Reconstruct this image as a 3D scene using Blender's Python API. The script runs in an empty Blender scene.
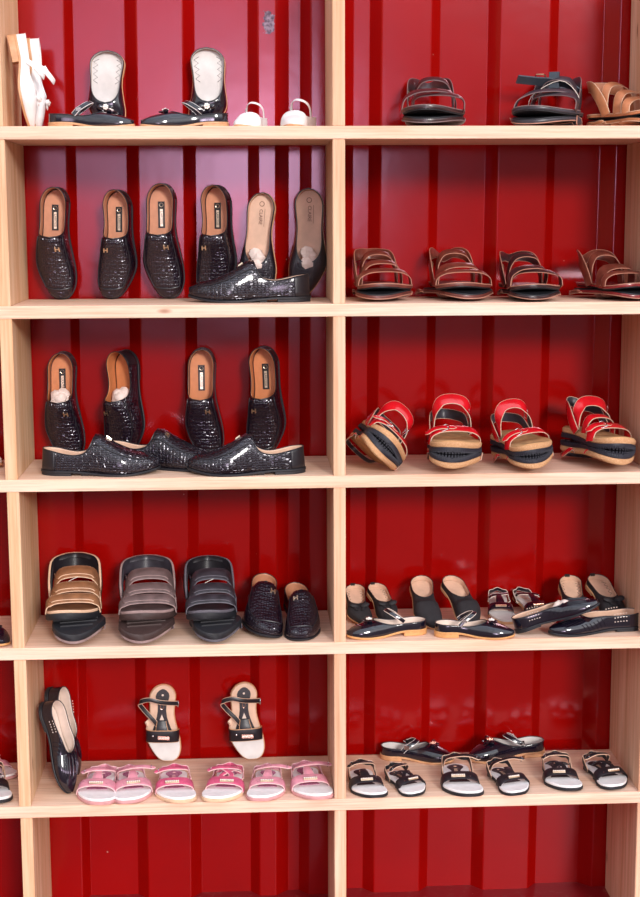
import bpy, bmesh, math, random
from mathutils import Vector, Matrix
random.seed(7)
COL = bpy.context.scene.collection
PI = math.pi
def V(*a): return Vector(a)
def R(d): return math.radians(d)
def clamp(x, a=0.0, b=1.0): return max(a, min(b, x))
def sstep(a, b, x):
    t = clamp((x - a) / (b - a)); return t * t * (3 - 2 * t)
def interp(pts, x):                       # smooth (Catmull-Rom) interpolation of (x, y) pairs
    if x <= pts[0][0]: return pts[0][1]
    if x >= pts[-1][0]: return pts[-1][1]
    for i in range(len(pts) - 1):
        if x <= pts[i + 1][0]: break
    x0, y0 = pts[i]; x1, y1 = pts[i + 1]
    def sl(j):
        a = pts[max(j - 1, 0)]; b = pts[min(j + 1, len(pts) - 1)]
        return (b[1] - a[1]) / (b[0] - a[0])
    h = x1 - x0; t = (x - x0) / h; m0 = sl(i) * h; m1 = sl(i + 1) * h
    return ((2*t**3 - 3*t**2 + 1) * y0 + (t**3 - 2*t**2 + t) * m0 + (-2*t**3 + 3*t**2) * y1 + (t**3 - t**2) * m1)

# ------------------------------------------------------------------ materials
def new_mat(name):
    m = bpy.data.materials.new(name); m.use_nodes = True
    nt = m.node_tree; return m, nt, nt.nodes['Principled BSDF']
def setp(b, **k):
    for n, v in k.items():
        n = n.replace('_', ' ')
        if n in b.inputs: b.inputs[n].default_value = v
def node(nt, t, **k):
    n = nt.nodes.new(t)
    for a, v in k.items():
        if a in n.inputs: n.inputs[a].default_value = v
        else: setattr(n, a, v)
    return n
def coords(nt, scale=(1, 1, 1), kind='Object', rot=(0, 0, 0)):
    tc = nt.nodes.new('ShaderNodeTexCoord'); mp = nt.nodes.new('ShaderNodeMapping')
    mp.inputs['Scale'].default_value = scale; mp.inputs['Rotation'].default_value = rot
    nt.links.new(tc.outputs[kind], mp.inputs['Vector']); return mp.outputs['Vector']
def bump(nt, b, h, strength, dist=0.001, chain=None):
    n = nt.nodes.new('ShaderNodeBump'); n.inputs['Strength'].default_value = strength; n.inputs['Distance'].default_value = dist
    nt.links.new(h, n.inputs['Height'])
    if chain: nt.links.new(chain, n.inputs['Normal'])
    nt.links.new(n.outputs['Normal'], b.inputs['Normal']); return n.outputs['Normal']
def ramp(nt, fac, stops):
    r = nt.nodes.new('ShaderNodeValToRGB'); el = r.color_ramp.elements
    while len(el) < len(stops): el.new(0.5)
    for e, (p, c) in zip(el, stops): e.position = p; e.color = tuple(c) + (1,) if len(c) == 3 else c
    nt.links.new(fac, r.inputs['Fac']); return r.outputs['Color']

def leather(name, c, rough=0.35, var=0.25, grain=900, bstr=0.25, coat=0.0, spec=0.5):
    m, nt, b = new_mat(name)
    v = coords(nt)
    n = node(nt, 'ShaderNodeTexNoise', Scale=35.0, Detail=5.0); nt.links.new(v, n.inputs['Vector'])
    lo = [x * (1 - var) for x in c]; hi = [min(1, x * (1 + var)) for x in c]
    nt.links.new(ramp(nt, n.outputs['Fac'], [(0.3, lo), (0.7, hi)]), b.inputs['Base Color'])
    g = node(nt, 'ShaderNodeTexVoronoi', Scale=float(grain)); nt.links.new(v, g.inputs['Vector'])
    bump(nt, b, g.outputs['Distance'], bstr, 0.0004)
    setp(b, Roughness=rough, Coat_Weight=coat, Coat_Roughness=0.06, Specular_IOR_Level=spec)
    return m
def croc(name, c, rough=0.22, sx=150, sy=105, bstr=1.0):
    m, nt, b = new_mat(name)
    v = coords(nt, (sx, sy, sx))
    g = node(nt, 'ShaderNodeTexVoronoi', Scale=1.0, feature='DISTANCE_TO_EDGE', Randomness=0.4); nt.links.new(v, g.inputs['Vector'])
    rr = ramp(nt, g.outputs['Distance'], [(0.0, (0, 0, 0)), (0.22, (1, 1, 1))])
    bump(nt, b, rr, bstr, 0.0011)
    cc = ramp(nt, g.outputs['Distance'], [(0.0, [x * 0.4 for x in c]), (0.2, c)])
    nt.links.new(cc, b.inputs['Base Color'])
    setp(b, Roughness=rough, Specular_IOR_Level=0.65, Coat_Weight=0.5, Coat_Roughness=0.08, Coat_Tint=(0.82, 0.78, 1, 1))
    return m
def plain(name, c, rough=0.5, metal=0.0, noise=0.12, scale=60, coat=0.0):
    m, nt, b = new_mat(name)
    v = coords(nt)
    n = node(nt, 'ShaderNodeTexNoise', Scale=float(scale), Detail=4.0); nt.links.new(v, n.inputs['Vector'])
    nt.links.new(ramp(nt, n.outputs['Fac'], [(0.3, [x * (1 - noise) for x in c]), (0.7, [min(1, x * (1 + noise)) for x in c])]), b.inputs['Base Color'])
    setp(b, Roughness=rough, Metallic=metal, Coat_Weight=coat, Coat_Roughness=0.05); return m
def speck(name, c, c2, rough=0.85, scale=500, th=0.55):
    m, nt, b = new_mat(name)
    v = coords(nt)
    n = node(nt, 'ShaderNodeTexNoise', Scale=float(scale), Detail=3.0); nt.links.new(v, n.inputs['Vector'])
    nt.links.new(ramp(nt, n.outputs['Fac'], [(th - 0.08, c), (th + 0.08, c2)]), b.inputs['Base Color'])
    bump(nt, b, n.outputs['Fac'], 0.5, 0.0006)
    setp(b, Roughness=rough); return m
def wood(name, light, dark, axis, seed):
    m, nt, b = new_mat(name)
    long = {'x': (1.2, 22, 22), 'z': (22, 22, 1.2)}[axis]
    tc = nt.nodes.new('ShaderNodeTexCoord'); mp = nt.nodes.new('ShaderNodeMapping')
    mp.inputs['Scale'].default_value = long; mp.inputs['Location'].default_value = (seed, seed * 2.3, seed * 0.7)
    nt.links.new(tc.outputs['Object'], mp.inputs['Vector']); v = mp.outputs['Vector']
    n1 = node(nt, 'ShaderNodeTexNoise', Scale=1.0, Detail=6.0, Roughness=0.6, Distortion=0.6); nt.links.new(v, n1.inputs['Vector'])
    long2 = tuple(x * 6 if x > 10 else x * 2.5 for x in long)
    mp2 = nt.nodes.new('ShaderNodeMapping'); mp2.inputs['Scale'].default_value = long2; nt.links.new(tc.outputs['Object'], mp2.inputs['Vector'])
    n2 = node(nt, 'ShaderNodeTexNoise', Scale=1.0, Detail=4.0, Roughness=0.7); nt.links.new(mp2.outputs['Vector'], n2.inputs['Vector'])
    n3 = node(nt, 'ShaderNodeTexNoise', Scale=2.2, Detail=2.0); nt.links.new(tc.outputs['Object'], n3.inputs['Vector'])
    base = ramp(nt, n1.outputs['Fac'], [(0.32, light), (0.62, dark)])
    fine = ramp(nt, n2.outputs['Fac'], [(0.36, (0.78, 0.70, 0.64)), (0.56, (1, 1, 1))])
    mx = node(nt, 'ShaderNodeMix', data_type='RGBA', blend_type='MULTIPLY'); mx.inputs[0].default_value = 0.9
    nt.links.new(base, mx.inputs[6]); nt.links.new(fine, mx.inputs[7])
    pk = ramp(nt, n3.outputs['Fac'], [(0.35, (1, 0.95, 0.90)), (0.65, (1, 0.92, 0.92))])
    mx2 = node(nt, 'ShaderNodeMix', data_type='RGBA', blend_type='MULTIPLY'); mx2.inputs[0].default_value = 1.0
    nt.links.new(mx.outputs[2], mx2.inputs[6]); nt.links.new(pk, mx2.inputs[7])
    # small knots
    mp3 = nt.nodes.new('ShaderNodeMapping'); mp3.inputs['Scale'].default_value = {'x': (3.0, 9, 9), 'z': (9, 9, 3.0)}[axis]
    mp3.inputs['Location'].default_value = (seed * 3.1, 0.3, seed)
    nt.links.new(tc.outputs['Object'], mp3.inputs['Vector'])
    vo = node(nt, 'ShaderNodeTexVoronoi', Scale=1.0); nt.links.new(mp3.outputs['Vector'], vo.inputs['Vector'])
    kk = ramp(nt, vo.outputs['Distance'], [(0.03, (0.28, 0.14, 0.07)), (0.075, (1, 1, 1))])
    mx3 = node(nt, 'ShaderNodeMix', data_type='RGBA', blend_type='MULTIPLY'); mx3.inputs[0].default_value = 0.8
    nt.links.new(mx2.outputs[2], mx3.inputs[6]); nt.links.new(kk, mx3.inputs[7])
    nt.links.new(mx3.outputs[2], b.inputs['Base Color'])
    bump(nt, b, n2.outputs['Fac'], 0.35, 0.0012)
    setp(b, Roughness=0.7, Specular_IOR_Level=0.3); return m

def red_paint(name, c, rough, dusty=0.0):
    m, nt, b = new_mat(name)
    v = coords(nt, (1, 1, 1))
    n = node(nt, 'ShaderNodeTexNoise', Scale=3.0, Detail=6.0); nt.links.new(v, n.inputs['Vector'])
    base = ramp(nt, n.outputs['Fac'], [(0.3, [x * 0.9 for x in c]), (0.7, [x * 1.1 for x in c])])
    # chips and pale flecks
    vo = node(nt, 'ShaderNodeTexVoronoi', Scale=9.0); nt.links.new(v, vo.inputs['Vector'])
    n5 = node(nt, 'ShaderNodeTexNoise', Scale=90.0, Detail=3.0); nt.links.new(v, n5.inputs['Vector'])
    ad = node(nt, 'ShaderNodeMath', operation='MULTIPLY_ADD'); ad.inputs[1].default_value = 0.03; nt.links.new(n5.outputs['Fac'], ad.inputs[0]); nt.links.new(vo.outputs['Distance'], ad.inputs[2])
    fl = node(nt, 'ShaderNodeMath', operation='LESS_THAN'); fl.inputs[1].default_value = 0.034; nt.links.new(ad.outputs[0], fl.inputs[0])
    mx = node(nt, 'ShaderNodeMix', data_type='RGBA'); nt.links.new(fl.outputs[0], mx.inputs[0]); nt.links.new(base, mx.inputs[6]); mx.inputs[7].default_value = (0.42, 0.16, 0.13, 1)
    last = mx.outputs[2]
    # one peeled patch of grey metal high on the wall
    tc = nt.nodes.new('ShaderNodeTexCoord'); ds = node(nt, 'ShaderNodeVectorMath', operation='DISTANCE')
    mpp = nt.nodes.new('ShaderNodeMapping'); mpp.inputs['Scale'].default_value = (1.9, 0, 1); nt.links.new(tc.outputs['Object'], mpp.inputs['Vector'])
    nt.links.new(mpp.outputs['Vector'], ds.inputs[0]); ds.inputs[1].default_value = (0.668 * 1.9, 0, 2.004)
    n6 = node(nt, 'ShaderNodeTexNoise', Scale=110.0, Detail=5.0); nt.links.new(v, n6.inputs['Vector'])
    s6 = node(nt, 'ShaderNodeMath', operation='MULTIPLY_ADD'); s6.inputs[1].default_value = 0.05; nt.links.new(n6.outputs['Fac'], s6.inputs[0]); nt.links.new(ds.outputs['Value'], s6.inputs[2])
    l6 = node(nt, 'ShaderNodeMath', operation='LESS_THAN'); l6.inputs[1].default_value = 0.055; nt.links.new(s6.outputs[0], l6.inputs[0])
    gm = ramp(nt, n5.outputs['Fac'], [(0.4, (0.02, 0.015, 0.02)), (0.62, (0.22, 0.18, 0.21))])
    mx6 = node(nt, 'ShaderNodeMix', data_type='RGBA'); nt.links.new(l6.outputs[0], mx6.inputs[0]); nt.links.new(last, mx6.inputs[6]); nt.links.new(gm, mx6.inputs[7])
    last = mx6.outputs[2]
    if dusty > 0:
        n7 = node(nt, 'ShaderNodeTexNoise', Scale=38.0, Detail=8.0, Roughness=0.7); nt.links.new(v, n7.inputs['Vector'])
        dd = ramp(nt, n7.outputs['Fac'], [(0.55, (0, 0, 0)), (0.72, (1, 1, 1))])
        ml = node(nt, 'ShaderNodeMath', operation='MULTIPLY'); ml.inputs[1].default_value = dusty; nt.links.new(dd, ml.inputs[0])
        mx7 = node(nt, 'ShaderNodeMix', data_type='RGBA'); nt.links.new(ml.outputs[0], mx7.inputs[0]); nt.links.new(last, mx7.inputs[6]); mx7.inputs[7].default_value = (0.4, 0.2, 0.15, 1)
        last = mx7.outputs[2]
    nt.links.new(last, b.inputs['Base Color'])
    n8 = node(nt, 'ShaderNodeTexNoise', Scale=7.0, Detail=3.0); nt.links.new(v, n8.inputs['Vector'])
    bump(nt, b, n8.outputs['Fac'], 0.06, 0.01)
    setp(b, Roughness=rough, Specular_IOR_Level=0.45, Specular_Tint=(1.0, 0.72, 0.86, 1.0)); return m

M = dict(
    wood_shelf=wood('pine_shelf', (0.86, 0.66, 0.50), (0.76, 0.50, 0.33), 'x', 1.0),
    wood_post=wood('pine_upright', (0.86, 0.64, 0.47), (0.74, 0.47, 0.29), 'z', 4.0),
    wood_tan=wood('tan_pine_upright', (0.78, 0.50, 0.28), (0.64, 0.35, 0.16), 'z', 9.0),
    red=red_paint('red_paint', (0.26, 0.0016, 0.0010), 0.12),
    red_floor=red_paint('red_floor_paint', (0.26, 0.008, 0.012), 0.5, 0.4),
    ground=speck('dusty_ground', (0.10, 0.05, 0.035), (0.14, 0.08, 0.06), 0.95, 30),
    croc=croc('black_croc_leather', (0.012, 0.006, 0.012), 0.20, 150, 110, .95),
    croc2=croc('black_snake_leather', (0.009, 0.006, 0.010), 0.22, 170, 110, .95),
    patent=leather('black_patent', (0.006, 0.005, 0.012), 0.12, 0.1, 400, 0.08, 0.8),
    black=leather('black_leather', (0.012, 0.010, 0.014), 0.38, 0.2, 900, 0.3),
    blackmatte=leather('black_suede', (0.014, 0.012, 0.015), 0.7, 0.3, 1200, 0.6),
    quilt=croc('black_quilted_leather', (0.012, 0.009, 0.014), 0.4, 260, 160, 0.6),
    rubber=plain('black_rubber', (0.010, 0.010, 0.014), 0.55),
    rubber_blue=plain('blue_black_rubber', (0.012, 0.012, 0.022), 0.6, 0, 0.3, 300),
    rubber_brown=plain('dark_brown_rubber', (0.045, 0.024, 0.022), 0.5),
    tan_lining=leather('tan_lining', (0.56, 0.25, 0.14), 0.5, 0.12, 700, 0.15),
    orange_lining=leather('orange_tan_lining', (0.56, 0.20, 0.075), 0.5, 0.12, 700, 0.15),
    pale_lining=leather('pale_tan_lining', (0.66, 0.43, 0.31), 0.5, 0.1, 700, 0.15),
    cream=leather('cream_insole', (0.72, 0.58, 0.50), 0.45, 0.08, 700, 0.12),
    grey_insole=leather('light_grey_insole', (0.62, 0.58, 0.56), 0.45, 0.08, 700, 0.1),
    tan_sole=plain('tan_sole', (0.58, 0.30, 0.15), 0.5, 0, 0.12, 90),
    honey_sole=plain('honey_sole', (0.62, 0.30, 0.11), 0.45, 0, 0.12, 90),
    white=leather('white_leather', (0.82, 0.80, 0.80), 0.4, 0.06, 600, 0.2),
    ivory=plain('ivory_sole', (0.80, 0.72, 0.58), 0.45),
    white_foot=plain('white_footbed', (0.90, 0.87, 0.87), 0.4, 0, 0.05),
    brown=leather('chestnut_leather', (0.150, 0.034, 0.022), 0.28, 0.35, 700, 0.3, 0.25),
    brown_foot=leather('chestnut_footbed', (0.13, 0.030, 0.022), 0.4, 0.3, 700, 0.3, 0.1),
    brown_edge=leather('raw_leather_edge', (0.42, 0.19, 0.13), 0.55, 0.15, 700, 0.2),
    darkbrown=leather('dark_brown_leather', (0.035, 0.012, 0.014), 0.3, 0.3, 700, 0.3, 0.2),
    darkbrown_edge=leather('dark_brown_edge', (0.17, 0.11, 0.11), 0.5, 0.15, 700, 0.2),
    oxred=leather('oxblood_leather', (0.22, 0.020, 0.022), 0.25, 0.3, 700, 0.3, 0.3),
    charcoal=leather('charcoal_leather', (0.035, 0.030, 0.040), 0.35, 0.3, 700, 0.3),
    slate=leather('slate_strap', (0.045, 0.058, 0.078), 0.45, 0.2, 700, 0.3),
    tan=leather('tan_leather', (0.52, 0.20, 0.09), 0.4, 0.2, 700, 0.3),
    tan_edge=leather('pale_tan_edge', (0.70, 0.45, 0.30), 0.5, 0.1, 700, 0.2),
    scarlet=leather('red_patent_leather', (0.58, 0.006, 0.014), 0.22, 0.12, 500, 0.15, 0.5),
    scarlet_edge=leather('cream_strap_edge', (0.55, 0.38, 0.28), 0.5, 0.1, 700, 0.2),
    cork=speck('cork', (0.50, 0.25, 0.11), (0.62, 0.36, 0.20), 0.8, 420),
    suede_foot=leather('tan_suede_footbed', (0.42, 0.23, 0.10), 0.75, 0.3, 1100, 0.4),
    camel=leather('camel_nubuck', (0.25, 0.105, 0.045), 0.6, 0.25, 900, 0.4),
    taupe=leather('grey_brown_nubuck', (0.125, 0.080, 0.078), 0.6, 0.3, 900, 0.4),
    taupe_edge=leather('pale_stitched_edge', (0.30, 0.20, 0.19), 0.6, 0.2, 700, 0.2),
    ash=leather('washed_black_leather', (0.030, 0.026, 0.034), 0.42, 0.5, 700, 0.35),
    ash_edge=leather('grey_stitched_edge', (0.11, 0.10, 0.12), 0.5, 0.2, 700, 0.2),
    pink=leather('glitter_pink', (0.66, 0.26, 0.33), 0.35, 0.25, 1500, 0.6),
    hotpink=leather('hot_pink', (0.62, 0.10, 0.20), 0.3, 0.25, 1500, 0.5),
    pinkpale=leather('pale_pink', (0.80, 0.50, 0.50), 0.4, 0.12, 900, 0.2),
    pinksole=plain('pink_sole', (0.62, 0.30, 0.30), 0.5),
    creamsole=plain('cream_sole', (0.74, 0.50, 0.32), 0.5),
    pinkprint=speck('pink_print_insole', (0.36, 0.09, 0.20), (0.62, 0.34, 0.46), 0.5, 260),
    blackprint=speck('black_print_insole', (0.015, 0.010, 0.016), (0.06, 0.035, 0.045), 0.5, 260, 0.62),
    gold=plain('pale_gold', (0.92, 0.76, 0.56), 0.3, 1.0, 0.05),
    rosegold=plain('rose_gold', (0.85, 0.50, 0.38), 0.25, 1.0, 0.05),
    silver=plain('silver', (0.75, 0.74, 0.75), 0.22, 1.0, 0.05),
    brass=plain('aged_brass', (0.50, 0.36, 0.22), 0.35, 1.0, 0.1),
    pearl=plain('pearl_stones', (0.85, 0.78, 0.72), 0.15, 0.25, 0.05),
    paper=plain('tissue_paper', (0.80, 0.66, 0.60), 0.8, 0, 0.06),
    thread=plain('pale_thread', (0.70, 0.62, 0.55), 0.7),
    label=plain('label_black', (0.010, 0.008, 0.008), 0.4),
    ink=plain('printed_ink', (0.16, 0.06, 0.04), 0.6),
)

# ------------------------------------------------------------------ mesh helpers
def make(name, verts, faces, mats, parent=None, fm=None, smooth=True, merge=1e-5, thick=0, thick_mat=0, subs=0, auto=40):
    me = bpy.data.meshes.new(name)
    bm = bmesh.new()
    vs = [bm.verts.new(v) for v in verts]
    for i, f in enumerate(faces):
        if len(set(f)) < 3: continue
        try:
            fc = bm.faces.new([vs[k] for k in f]); fc.smooth = smooth
            if fm: fc.material_index = fm[i]
        except ValueError: pass
    if merge: bmesh.ops.remove_doubles(bm, verts=bm.verts, dist=merge)
    bmesh.ops.recalc_face_normals(bm, faces=bm.faces)
    bm.to_mesh(me); bm.free()
    for m in (mats if isinstance(mats, (list, tuple)) else [mats]): me.materials.append(m)
    if smooth and auto: me.set_sharp_from_angle(angle=R(auto))
    o = bpy.data.objects.new(name, me); COL.objects.link(o)
    if parent: o.parent = parent
    if thick:
        md = o.modifiers.new('thickness', 'SOLIDIFY'); md.thickness = thick; md.offset = -1; md.material_offset = thick_mat; md.material_offset_rim = thick_mat
        md.use_even_offset = False
    if subs:
        md = o.modifiers.new('subdivision', 'SUBSURF'); md.levels = subs; md.render_levels = subs
    return o
class MB:                                  # gathers verts/faces
    def __init__(s): s.v = []; s.f = []; s.m = []
    def add(s, v, f, m=0):
        o = len(s.v); s.v += [tuple(x) for x in v]
        for i, q in enumerate(f):
            s.f.append([k + o for k in q]); s.m.append(m[i] if isinstance(m, list) else m)
    def build(s, name, mats, parent=None, **k): return make(name, s.v, s.f, mats, parent, fm=s.m, **k)
    def loft(s, loops, m=0, caps=True, closed=True):
        n = len(loops[0]); v = [p for l in loops for p in l]; f = []
        for i in range(len(loops) - 1):
            for j in range(n if closed else n - 1):
                a = i * n + j; b = i * n + (j + 1) % n; f.append([a, b, b + n, a + n])
        mm = []
        if isinstance(m, list): mm = [m[j] for i in range(len(loops) - 1) for j in range(n if closed else n - 1)]
        else: mm = [m] * len(f)
        if caps:
            f.append(list(range(n))[::-1]); f.append([(len(loops) - 1) * n + j for j in range(n)]); mm += [mm[0] if mm else 0] * 2
        s.add(v, f, mm); return s
    def box(s, x0, x1, y0, y1, z0, z1, m=0):
        s.add([(x0,y0,z0),(x1,y0,z0),(x1,y1,z0),(x0,y1,z0),(x0,y0,z1),(x1,y0,z1),(x1,y1,z1),(x0,y1,z1)],
              [[0,3,2,1],[4,5,6,7],[0,1,5,4],[1,2,6,5],[2,3,7,6],[3,0,4,7]], m); return s
    def obox(s, c, X, Y, Z, m=0):          # oriented box, half-axis vectors
        v = [c + X*a + Y*b + Z*d for d in (-1,1) for a, b in ((-1,-1),(1,-1),(1,1),(-1,1))]
        s.add(v, [[0,3,2,1],[4,5,6,7],[0,1,5,4],[1,2,6,5],[2,3,7,6],[3,0,4,7]], m); return s
    def tube(s, pts, r, n=6, m=0, closed=False):
        pts = [Vector(p) for p in pts]; loops = []
        up = V(0, 0, 1); N = len(pts)
        for i, p in enumerate(pts):
            a = pts[(i - 1) % N] if closed else pts[max(i - 1, 0)]; b = pts[(i + 1) % N] if closed else pts[min(i + 1, N - 1)]
            t = (b - a).normalized() if (b - a).length > 1e-9 else V(0, 1, 0)
            x = t.cross(up); x = x.normalized() if x.length > 0.05 else t.cross(V(1, 0, 0)).normalized()
            y = x.cross(t).normalized(); rr = r(i / (N - 1)) if callable(r) else r
            loops.append([p + x * math.cos(2*PI*k/n) * rr + y * math.sin(2*PI*k/n) * rr for k in range(n)])
        if closed: loops.append(loops[0]); return s.loft(loops, m, caps=False)
        return s.loft(loops, m)
    def ball(s, c, rx, ry, rz, n=8, m=0, jit=0, rot=None):
        loops = []; k2 = max(4, n // 2 + 1); c = Vector(c)
        for i in range(k2 + 1):
            ph = -PI / 2 + PI * i / k2; l = []
            for j in range(n):
                th = 2 * PI * j / n; q = 1 + (random.uniform(-jit, jit) if 0 < i < k2 else 0)
                d = V(rx * math.cos(ph) * math.cos(th) * q, ry * math.cos(ph) * math.sin(th) * q, rz * math.sin(ph) * q)
                l.append(c + (rot @ d if rot else d))
            loops.append(l)
        return s.loft(loops, m, caps=False)
def catmull(pts, n):
    P = [Vector(p) for p in pts]; out = []
    P = [P[0] * 2 - P[1]] + P + [P[-1] * 2 - P[-2]]; segs = len(P) - 3
    for k in range(n + 1):
        u = k / n * segs; i = min(int(u), segs - 1); t = u - i; a, b, c, d = P[i:i + 4]
        out.append(0.5 * ((2 * b) + (c - a) * t + (2 * a - 5 * b + 4 * c - d) * t * t + (3 * b - a - 3 * c + d) * t ** 3))
    return out
def ribbon(mb, pts, wdirs, width, thick, n=28, edge=1, face=0, round_end=False, inner=None):
    if inner is None: inner = face
    # flat strap: centre line through pts, width direction interpolated through wdirs
    C = catmull(pts, n); W = catmull(wdirs, n) if len(wdirs) > 1 else [Vector(wdirs[0])] * (n + 1)
    loops = []; prev = None
    for i, c in enumerate(C):
        t = (C[min(i + 1, n)] - C[max(i - 1, 0)]).normalized(); w = W[i] - t * W[i].dot(t)
        w = w.normalized() if w.length > 1e-6 else prev; prev = w
        nn = t.cross(w).normalized(); ww = (width(i / n) if callable(width) else width) / 2
        if round_end:
            e = min(i, n - i) / n * 14
            if e < 1: ww *= math.sqrt(max(0.02, 1 - (1 - e) ** 2))
        h = thick / 2; e = min(ww * 0.18, 0.0012)
        loops.append([c - w * ww - nn * h * .5, c - w * ww + nn * h * .5, c - w * (ww - e) + nn * h, c + nn * h * 1.25, c + w * (ww - e) + nn * h,
                      c + w * ww + nn * h * .5, c + w * ww - nn * h * .5, c + w * (ww - e) - nn * h, c - nn * h * .8, c - w * (ww - e) - nn * h])
    mb.loft(loops, [edge, edge, face, face, edge, edge, edge, inner, inner, edge]); return C

# ------------------------------------------------------------------ the foot shape all shoes share
class Foot:
    def __init__(s, L, W, side=1, heel=0.66, waist=0.64, st=0.72, p=2.0, bend=1.0, tp=0.005, rise=0.008, spring=0.010, sh=0.16):
        s.L, s.W, s.side = L, W, side; s.k = (heel, waist); s.st, s.p, s.bend = st, p, bend; s.tp, s.rise, s.spring, s.sh = tp, rise, spring, sh
    def w(s, t):
        h, wa = s.k
        v = s.W / 2 * interp([(0, h), (0.15, h * 1.03), (0.4, wa), (0.68, 1.0), (0.8, 0.98), (1, 0.86)], t)
        if t < s.sh: v *= math.sqrt(max(0, 1 - (1 - t / s.sh) ** 2))
        if t > s.st: v *= max(0, 1 - ((t - s.st) / (1 - s.st)) ** s.p) ** (1 / s.p)
        return v
    def c(s, t):
        return s.side * s.bend * s.W * (0.045 * math.sin(PI * clamp(t / 0.85)) - 0.16 * sstep(0.62, 1.05, t) )
    def z(s, t):                           # top of the sole plate
        return s.tp + s.rise * (1 - sstep(0.22, 0.62, t)) + s.spring * clamp((t - 0.72) / 0.28) ** 2 
    def S(s, n, a=0.0, b=1.0):
        g = [0.5 - 0.5 * math.cos(PI * i / n) for i in range(n + 1)]
        return [a + (b - a) * x for x in g]
    def P(s, u, t, z): return V(s.c(t) + u * s.w(t), t * s.L, z)
def slab(mb, F, z0, z1, grow=0.0, n=30, a=0.0, b=1.0, m=0, bev=0.0012, edge=None, wscale=1.0, full=None):
    # solid slab over the footprint between z0(t) and z1(t)
    loops = []
    for t in (F.S(n, a, b) if full is None else full):
        w = F.w(t) * wscale; g = grow * (1 if w > 0 else 1)
        cx = F.c(t); y = t * F.L
        k = 1.0
        y += grow * ((t > 0.9) * (t - 0.9) / 0.1 - (t < 0.1) * (0.1 - t) / 0.1)
        ww = max(w + g * min(1, w / (F.W * 0.2)), 0.0004); lo, hi = z0(t), z1(t); bb = min(bev, (hi - lo) * .4, ww * .4)
        loops.append([V(cx - ww + bb, y, lo), V(cx - ww, y, lo + bb), V(cx - ww, y, hi - bb), V(cx - ww + bb, y, hi), V(cx, y, hi),
                      V(cx + ww - bb, y, hi), V(cx + ww, y, hi - bb), V(cx + ww, y, lo + bb), V(cx + ww - bb, y, lo), V(cx, y, lo)])
    e = m if edge is None else edge
    mb.loft(loops, [e, e, e, m, m, e, e, e, e, e]); return mb

class Upper:                               # closed upper: loafers, flats
    def __init__(s, F, H, sv=0.47, s0=0.05, c0=0.86, pw=5.0, ex=0.75, ez=0.85, lean=0.10, toe=0.45):
        s.F, s.H, s.sv, s.s0, s.c0, s.pw, s.ex, s.ez, s.lean, s.toe = F, H, sv, s0, c0, pw, ex, ez, lean, toe
    def h(s, t):
        v = interp(s.H, t)
        if t > s.F.st: v *= s.toe + (1 - s.toe) * max(0, 1 - ((t - s.F.st) / (1 - s.F.st)) ** 3)
        return v
    def phi0(s, t):
        if t >= s.sv: return PI / 2
        c = s.c0
        if t > s.s0: c *= max(0, 1 - ((t - s.s0) / (s.sv - s.s0)) ** s.pw) ** 0.5
        return math.acos(clamp(c ** (1 / s.ex)))
    def pt(s, t, phi, side, off=0.0):
        w = s.F.w(t); x = math.cos(phi) ** s.ex if phi < PI / 2 - 1e-6 else 0; z = math.sin(phi) ** s.ez
        h = s.h(t); bulge = 1 + 0.05 * math.sin(min(phi * 2, PI))
        return V(s.F.c(t) + side * (w * bulge + off * math.cos(phi)) * x, t * s.F.L + s.lean * h * z * (1 - t) ** 5 - 0.0015 * math.sin(phi*2) * (1-t)**8, s.F.z(t) - 0.001 + h * z + off * math.sin(phi))
    def build(s, name, mats, parent, n1=26, n2=22, Mn=9, thick=0.0022, thick_mat=1):
        S = [s.sv * x for x in s.F.S(n1)] + [s.sv + (1 - s.sv) * (math.sin(PI / 2 * i / n2)) for i in range(1, n2 + 1)]
        v, f = [], []; K = 2 * (Mn + 1)
        for t in S:
            p0 = s.phi0(t)
            for side in (-1, 1):
                for j in range(Mn + 1): v.append(s.pt(t, p0 * j / Mn, side))
        for i in range(len(S) - 1):
            for q in (0, Mn + 1):
                for j in range(Mn):
                    a = i * K + q + j; f.append([a, a + 1, a + 1 + K, a + K])
        o = make(name, v, f, mats, parent, merge=2e-5, thick=thick, thick_mat=thick_mat, auto=60)
        me = o.data; q = 0
        for p in me.polygons:
            c = p.center; t = clamp(c.y / s.F.L); d = c - V(s.F.c(t), s.F.L * (.12 + .76 * t), s.F.z(t) + .01); q += p.normal.dot(d.normalized()) * p.area
        if q < 0: me.flip_normals()
        return o
def topline_tube(mb, U, r, m=0, off=0.0004):
    pts = []
    for side, seq in ((-1, [U.sv * i / 40 for i in range(41)][::-1]), (1, [U.sv * i / 40 for i in range(1, 41)])):
        for t in seq: pts.append(U.pt(t, U.phi0(t), side, off))
    mb.tube(pts, r, 6, m)
def letters(name, text, size, mat, parent, M4, depth=0.0002):
    cu = bpy.data.curves.new(name, 'FONT'); cu.body = text; cu.size = size; cu.extrude = depth; cu.align_x = 'CENTER'; cu.align_y = 'CENTER'; cu.resolution_u = 2
    o = bpy.data.objects.new(name, cu); COL.objects.link(o)
    me = bpy.data.meshes.new_from_object(o); COL.objects.unlink(o); bpy.data.objects.remove(o)
    me.materials.clear(); me.materials.append(mat)
    for v in me.vertices: v.co = M4 @ v.co
    o2 = bpy.data.objects.new(name, me); COL.objects.link(o2); o2.parent = parent; return o2
def root(name):
    o = bpy.data.objects.new(name, None); o.empty_display_size = 0.03; COL.objects.link(o); return o
def frame_at(U, t, phi, side):
    p = U.pt(t, phi, side, 0.0003); dy = (U.pt(t + .01, phi, side) - p).normalized(); dx = (U.pt(t, phi - .08, side) - U.pt(t, min(phi + .08, PI/2), side)) * side
    if dx.length < 1e-6: dx = V(1, 0, 0)
    dx = dx.normalized(); n = dx.cross(dy).normalized(); return p, dx, dy, n

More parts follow.
